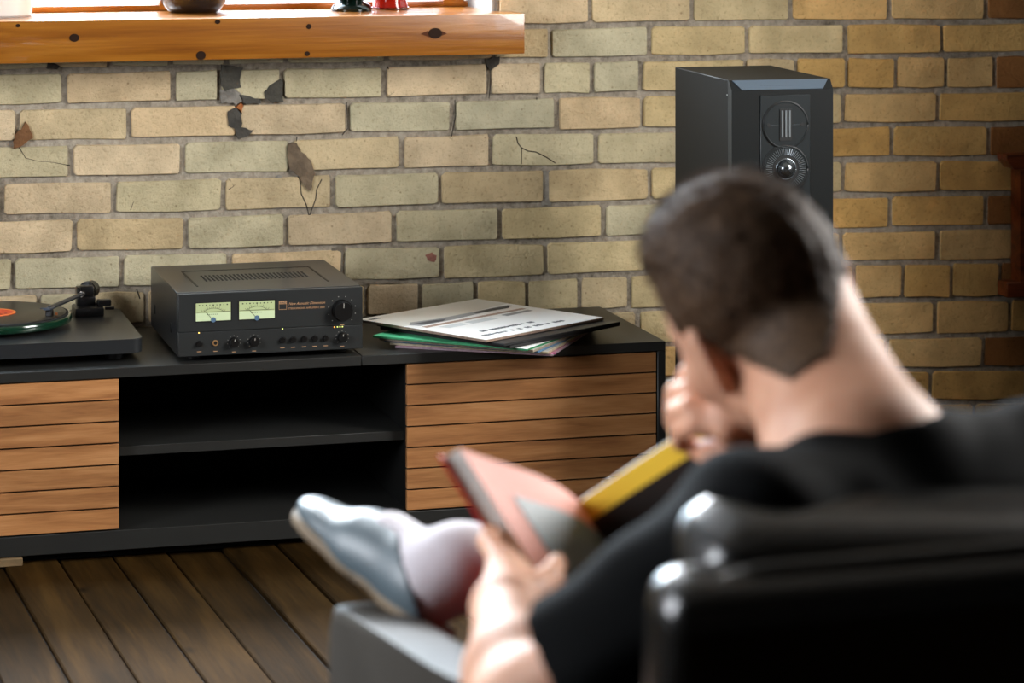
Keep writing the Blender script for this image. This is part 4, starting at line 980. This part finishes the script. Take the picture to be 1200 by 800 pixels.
        if cut is not None:
            X, Y, Z = np.meshgrid(*[np.arange(n_)*sh.h+o_ for n_, o_ in zip(sh.n, sh.lo)], indexing='ij', sparse=True); sh.F = np.maximum(sh.F, ((X-cut[0][0])*cut[1][0]+(Y-cut[0][1])*cut[1][1]+(Z-cut[0][2])*cut[1][2]).astype(np.float32))
        shoe = sdf_obj('shoe', sh, M('shoe_leather', '#46535a', .42, bump=(60, .15, .002), var=(12, .15)), bz, body); shoe['label'] = 'grey leather slip-on shoe'
        so = SDF(lo, hi, .004); cl = [(P(0, .012), u), (P(0, -.002), -u)]
        so.ell(P(.05, .006), (.037, .053, .03), FR, .01, clip=cl); so.ell(P(.13, .006), (.036, .10, .03), FR, .015, clip=cl); so.ell(P(ln-.083, .006), (.044, .085, .03), FR, .015, clip=cl)
        sdf_obj('sole', so, M('sole_tan', '#6a5a45', .7), bz, shoe)
        bm = bmesh.new(); pc, pn = cut if cut is not None else (an-leg*.02, leg); pn = pn/np.linalg.norm(pn)
        t0 = ((pc-P(0, .036))@pn)/(a@pn) if cut is not None else .05; c0 = P(t0, .036); e1 = w_-pn*(w_@pn); e1 /= np.linalg.norm(e1); e2 = np.cross(pn, e1)
        q = [c0+e1*math.cos(t)*.037+e2*math.sin(t)*.046 for t in np.linspace(0, 2*math.pi, 29)]
        tube(bm, [world(*p)-Vector(bz) for p in q], .004, 8); from_bm('shoe_collar', bm, M('shoe_edge', '#7f97a3', .4), shoe, smooth=True)
    lg = (Rkn-Ran)/np.linalg.norm(Rkn-Ran)
    foot(L(517, 752, 2.91), L(352, 606, 3.14), lg, Ran, .075, np.array([.62, -.30, .62]), (L(472, 640, 2.97), np.array([.92, .0, .38])))
    foot(np.array([.03, 3.03, .012]), np.array([-.06, 3.28, .012]), np.array([0., 0, 1]), np.array([.01, 3.08, .10]), .08, np.array([0., 0, 1]))
    # ---- short hair: a cap that ends in a clean hairline, then strands
    hm = NT('hair_brown'); hm.b.inputs['Base Color'].default_value = lin('#2a1d15'); hm.b.inputs['Roughness'].default_value = .6; hm.b.inputs['Specular IOR Level'].default_value = .15
    g = hm.n('ShaderNodeNewGeometry'); nz = hm.n('ShaderNodeTexNoise'); nz.inputs['Scale'].default_value = 170; nz.inputs['Detail'].default_value = 3; hm.l(g.outputs['Position'], nz.inputs['Vector'])
    hm.l(hm.ramp(nz.outputs[0], [(.3, '#2a1e15'), (.7, '#5c4531')]), hm.b.inputs['Base Color']); hm.bump(nz.outputs[0], .6, .004); hm = hm.m
    lo = O-.17; hi = O+.19
    s = SDF(lo, hi, .0035)
    nf = HR@np.array([0, .85, -.52]); nf /= np.linalg.norm(nf)
    dn = -up
    s.ell(H(0, -.007, .037), (.0780, .0975, .0915), HR, .0, clip=[(H(0, .088, .075), nf), (H(0, 0, -.045), dn)])
    s.ell(H(0, -.010, .052), (.073, .092, .083), HR, .02, clip=[(H(0, .088, .075), nf)])
    s.ell(H(0, .02, .100), (.055, .062, .030), HR, .03)
    # the nape: a thin layer over the skin of the neck, down to a clean line
    X, Y, Z = np.meshgrid(*[np.arange(n_)*s.h+o_ for n_, o_ in zip(s.n, s.lo)], indexing='ij')
    g = [(c-o_)/bodyF.h for c, o_ in zip((X, Y, Z), bodyF.lo)]; i0 = [np.clip(np.floor(q).astype(int), 0, n_-2) for q, n_ in zip(g, bodyF.n)]; fr = [q-i_ for q, i_ in zip(g, i0)]
    bf = sum(bodyF.F[i0[0]+a, i0[1]+b, i0[2]+c]*(fr[0] if a else 1-fr[0])*(fr[1] if b else 1-fr[1])*(fr[2] if c else 1-fr[2]) for a in (0, 1) for b in (0, 1) for c in (0, 1))
    nape = bf-.0035; ay = (X-O[0])*fw[0]+(Y-O[1])*fw[1]+(Z-O[2])*fw[2]
    nape = np.maximum(nape, .970+26*np.maximum(X-.243, 0)**2+8*np.maximum(.215-X, 0)**2-Z); nape = np.maximum(nape, ay+.020); nape = np.maximum(nape, Z-O[2]-.05)
    s.F = np.minimum(s.F, nape.astype(np.float32))
    for sx in (-1, 1):      # clear the ear, the temple and the cheek
        s.ell(H(sx*.088, .006, -.006), (.03, .030, .040), HR, .008, 'd'); s.ell(H(sx*.075, .065, -.02), (.05, .055, .055), HR, .01, 'd')
    V, Q = s.mesh()
    def hn(V):
        n = V-H(0, 0, .03); n /= np.linalg.norm(n, axis=1)[:, None]
        f = .0008*np.sin(V[:, 0]*190+3*np.sin(V[:, 2]*60))*np.sin(V[:, 2]*170)+.0008*np.sin(V[:, 1]*260+V[:, 0]*120); return V+n*f[:, None]
    hair = sdf_obj('hair', s, hm, bz, body, hn)
    # strands standing off the cap
    rg = np.random.RandomState(4); pick = rg.choice(len(V), 12000); P0 = V[pick]; n = P0-H(0, .01, .02); n /= np.linalg.norm(n, axis=1)[:, None]
    loc = (P0-O)@HR; P0 = P0-n*np.where(loc[:, 2:3] < 0, .001, .004)
    lg_ = np.where(loc[:, 2] > .08, .016, np.where(loc[:, 2] > .02, .009, .007))*rg.uniform(.6, 1.2, len(P0))
    dr = n+(HR@np.array([.1, .55, -.1]))*.7*(loc[:, 2:3] > .05)+(-up)*.5*(loc[:, 2:3] <= .05)+rg.normal(0, .25, n.shape); dr /= np.linalg.norm(dr, axis=1)[:, None]
    P1 = P0+dr*lg_[:, None]*.5; P2 = P1+(dr*.8+n*-.25+rg.normal(0, .15, n.shape))*lg_[:, None]*.5
    keep = ~((loc[:, 1] > .07) & (loc[:, 2] < .06))
    pts = np.stack([P0, P1, P2], 1)[keep]; K = len(pts)
    hc = bpy.data.hair_curves.new('hair_strands'); hc.add_curves([3]*K)
    f3 = pts.reshape(-1, 3); wv = np.stack([sn*f3[:, 1]+cs*f3[:, 0], cs*f3[:, 1]-sn*f3[:, 0], f3[:, 2]], 1)-np.array(bz)
    hc.points.foreach_set('position', wv.astype(np.float32).ravel())
    hc.points.foreach_set('radius', np.tile([.00022, .00018, .00006], K).astype(np.float32))
    ho = bpy.data.objects.new('hair_strands', hc); COL.objects.link(ho); hc.materials.append(hm); ho.parent = body; ho['kind'] = 'stuff'
    # eyes
    for sx in (-1, 1):
        c = world(*H(sx*.031, .083, .003))-Vector(bz); o = lathe('eye', [(0, -.012), (.0085, -.0085), (.012, 0), (.0085, .0085), (0, .012)], M('eye_white', '#e8e4de', .2), body, 20, loc=c)
        ic = world(*H(sx*.031, .0935, .002))-Vector(bz); lathe('iris', [(0, -.004), (.004, 0), (0, .004)], M('iris_brown', '#3a2414', .2), o, 14, loc=ic-c)
person()
print('OBJS', len(bpy.data.objects))
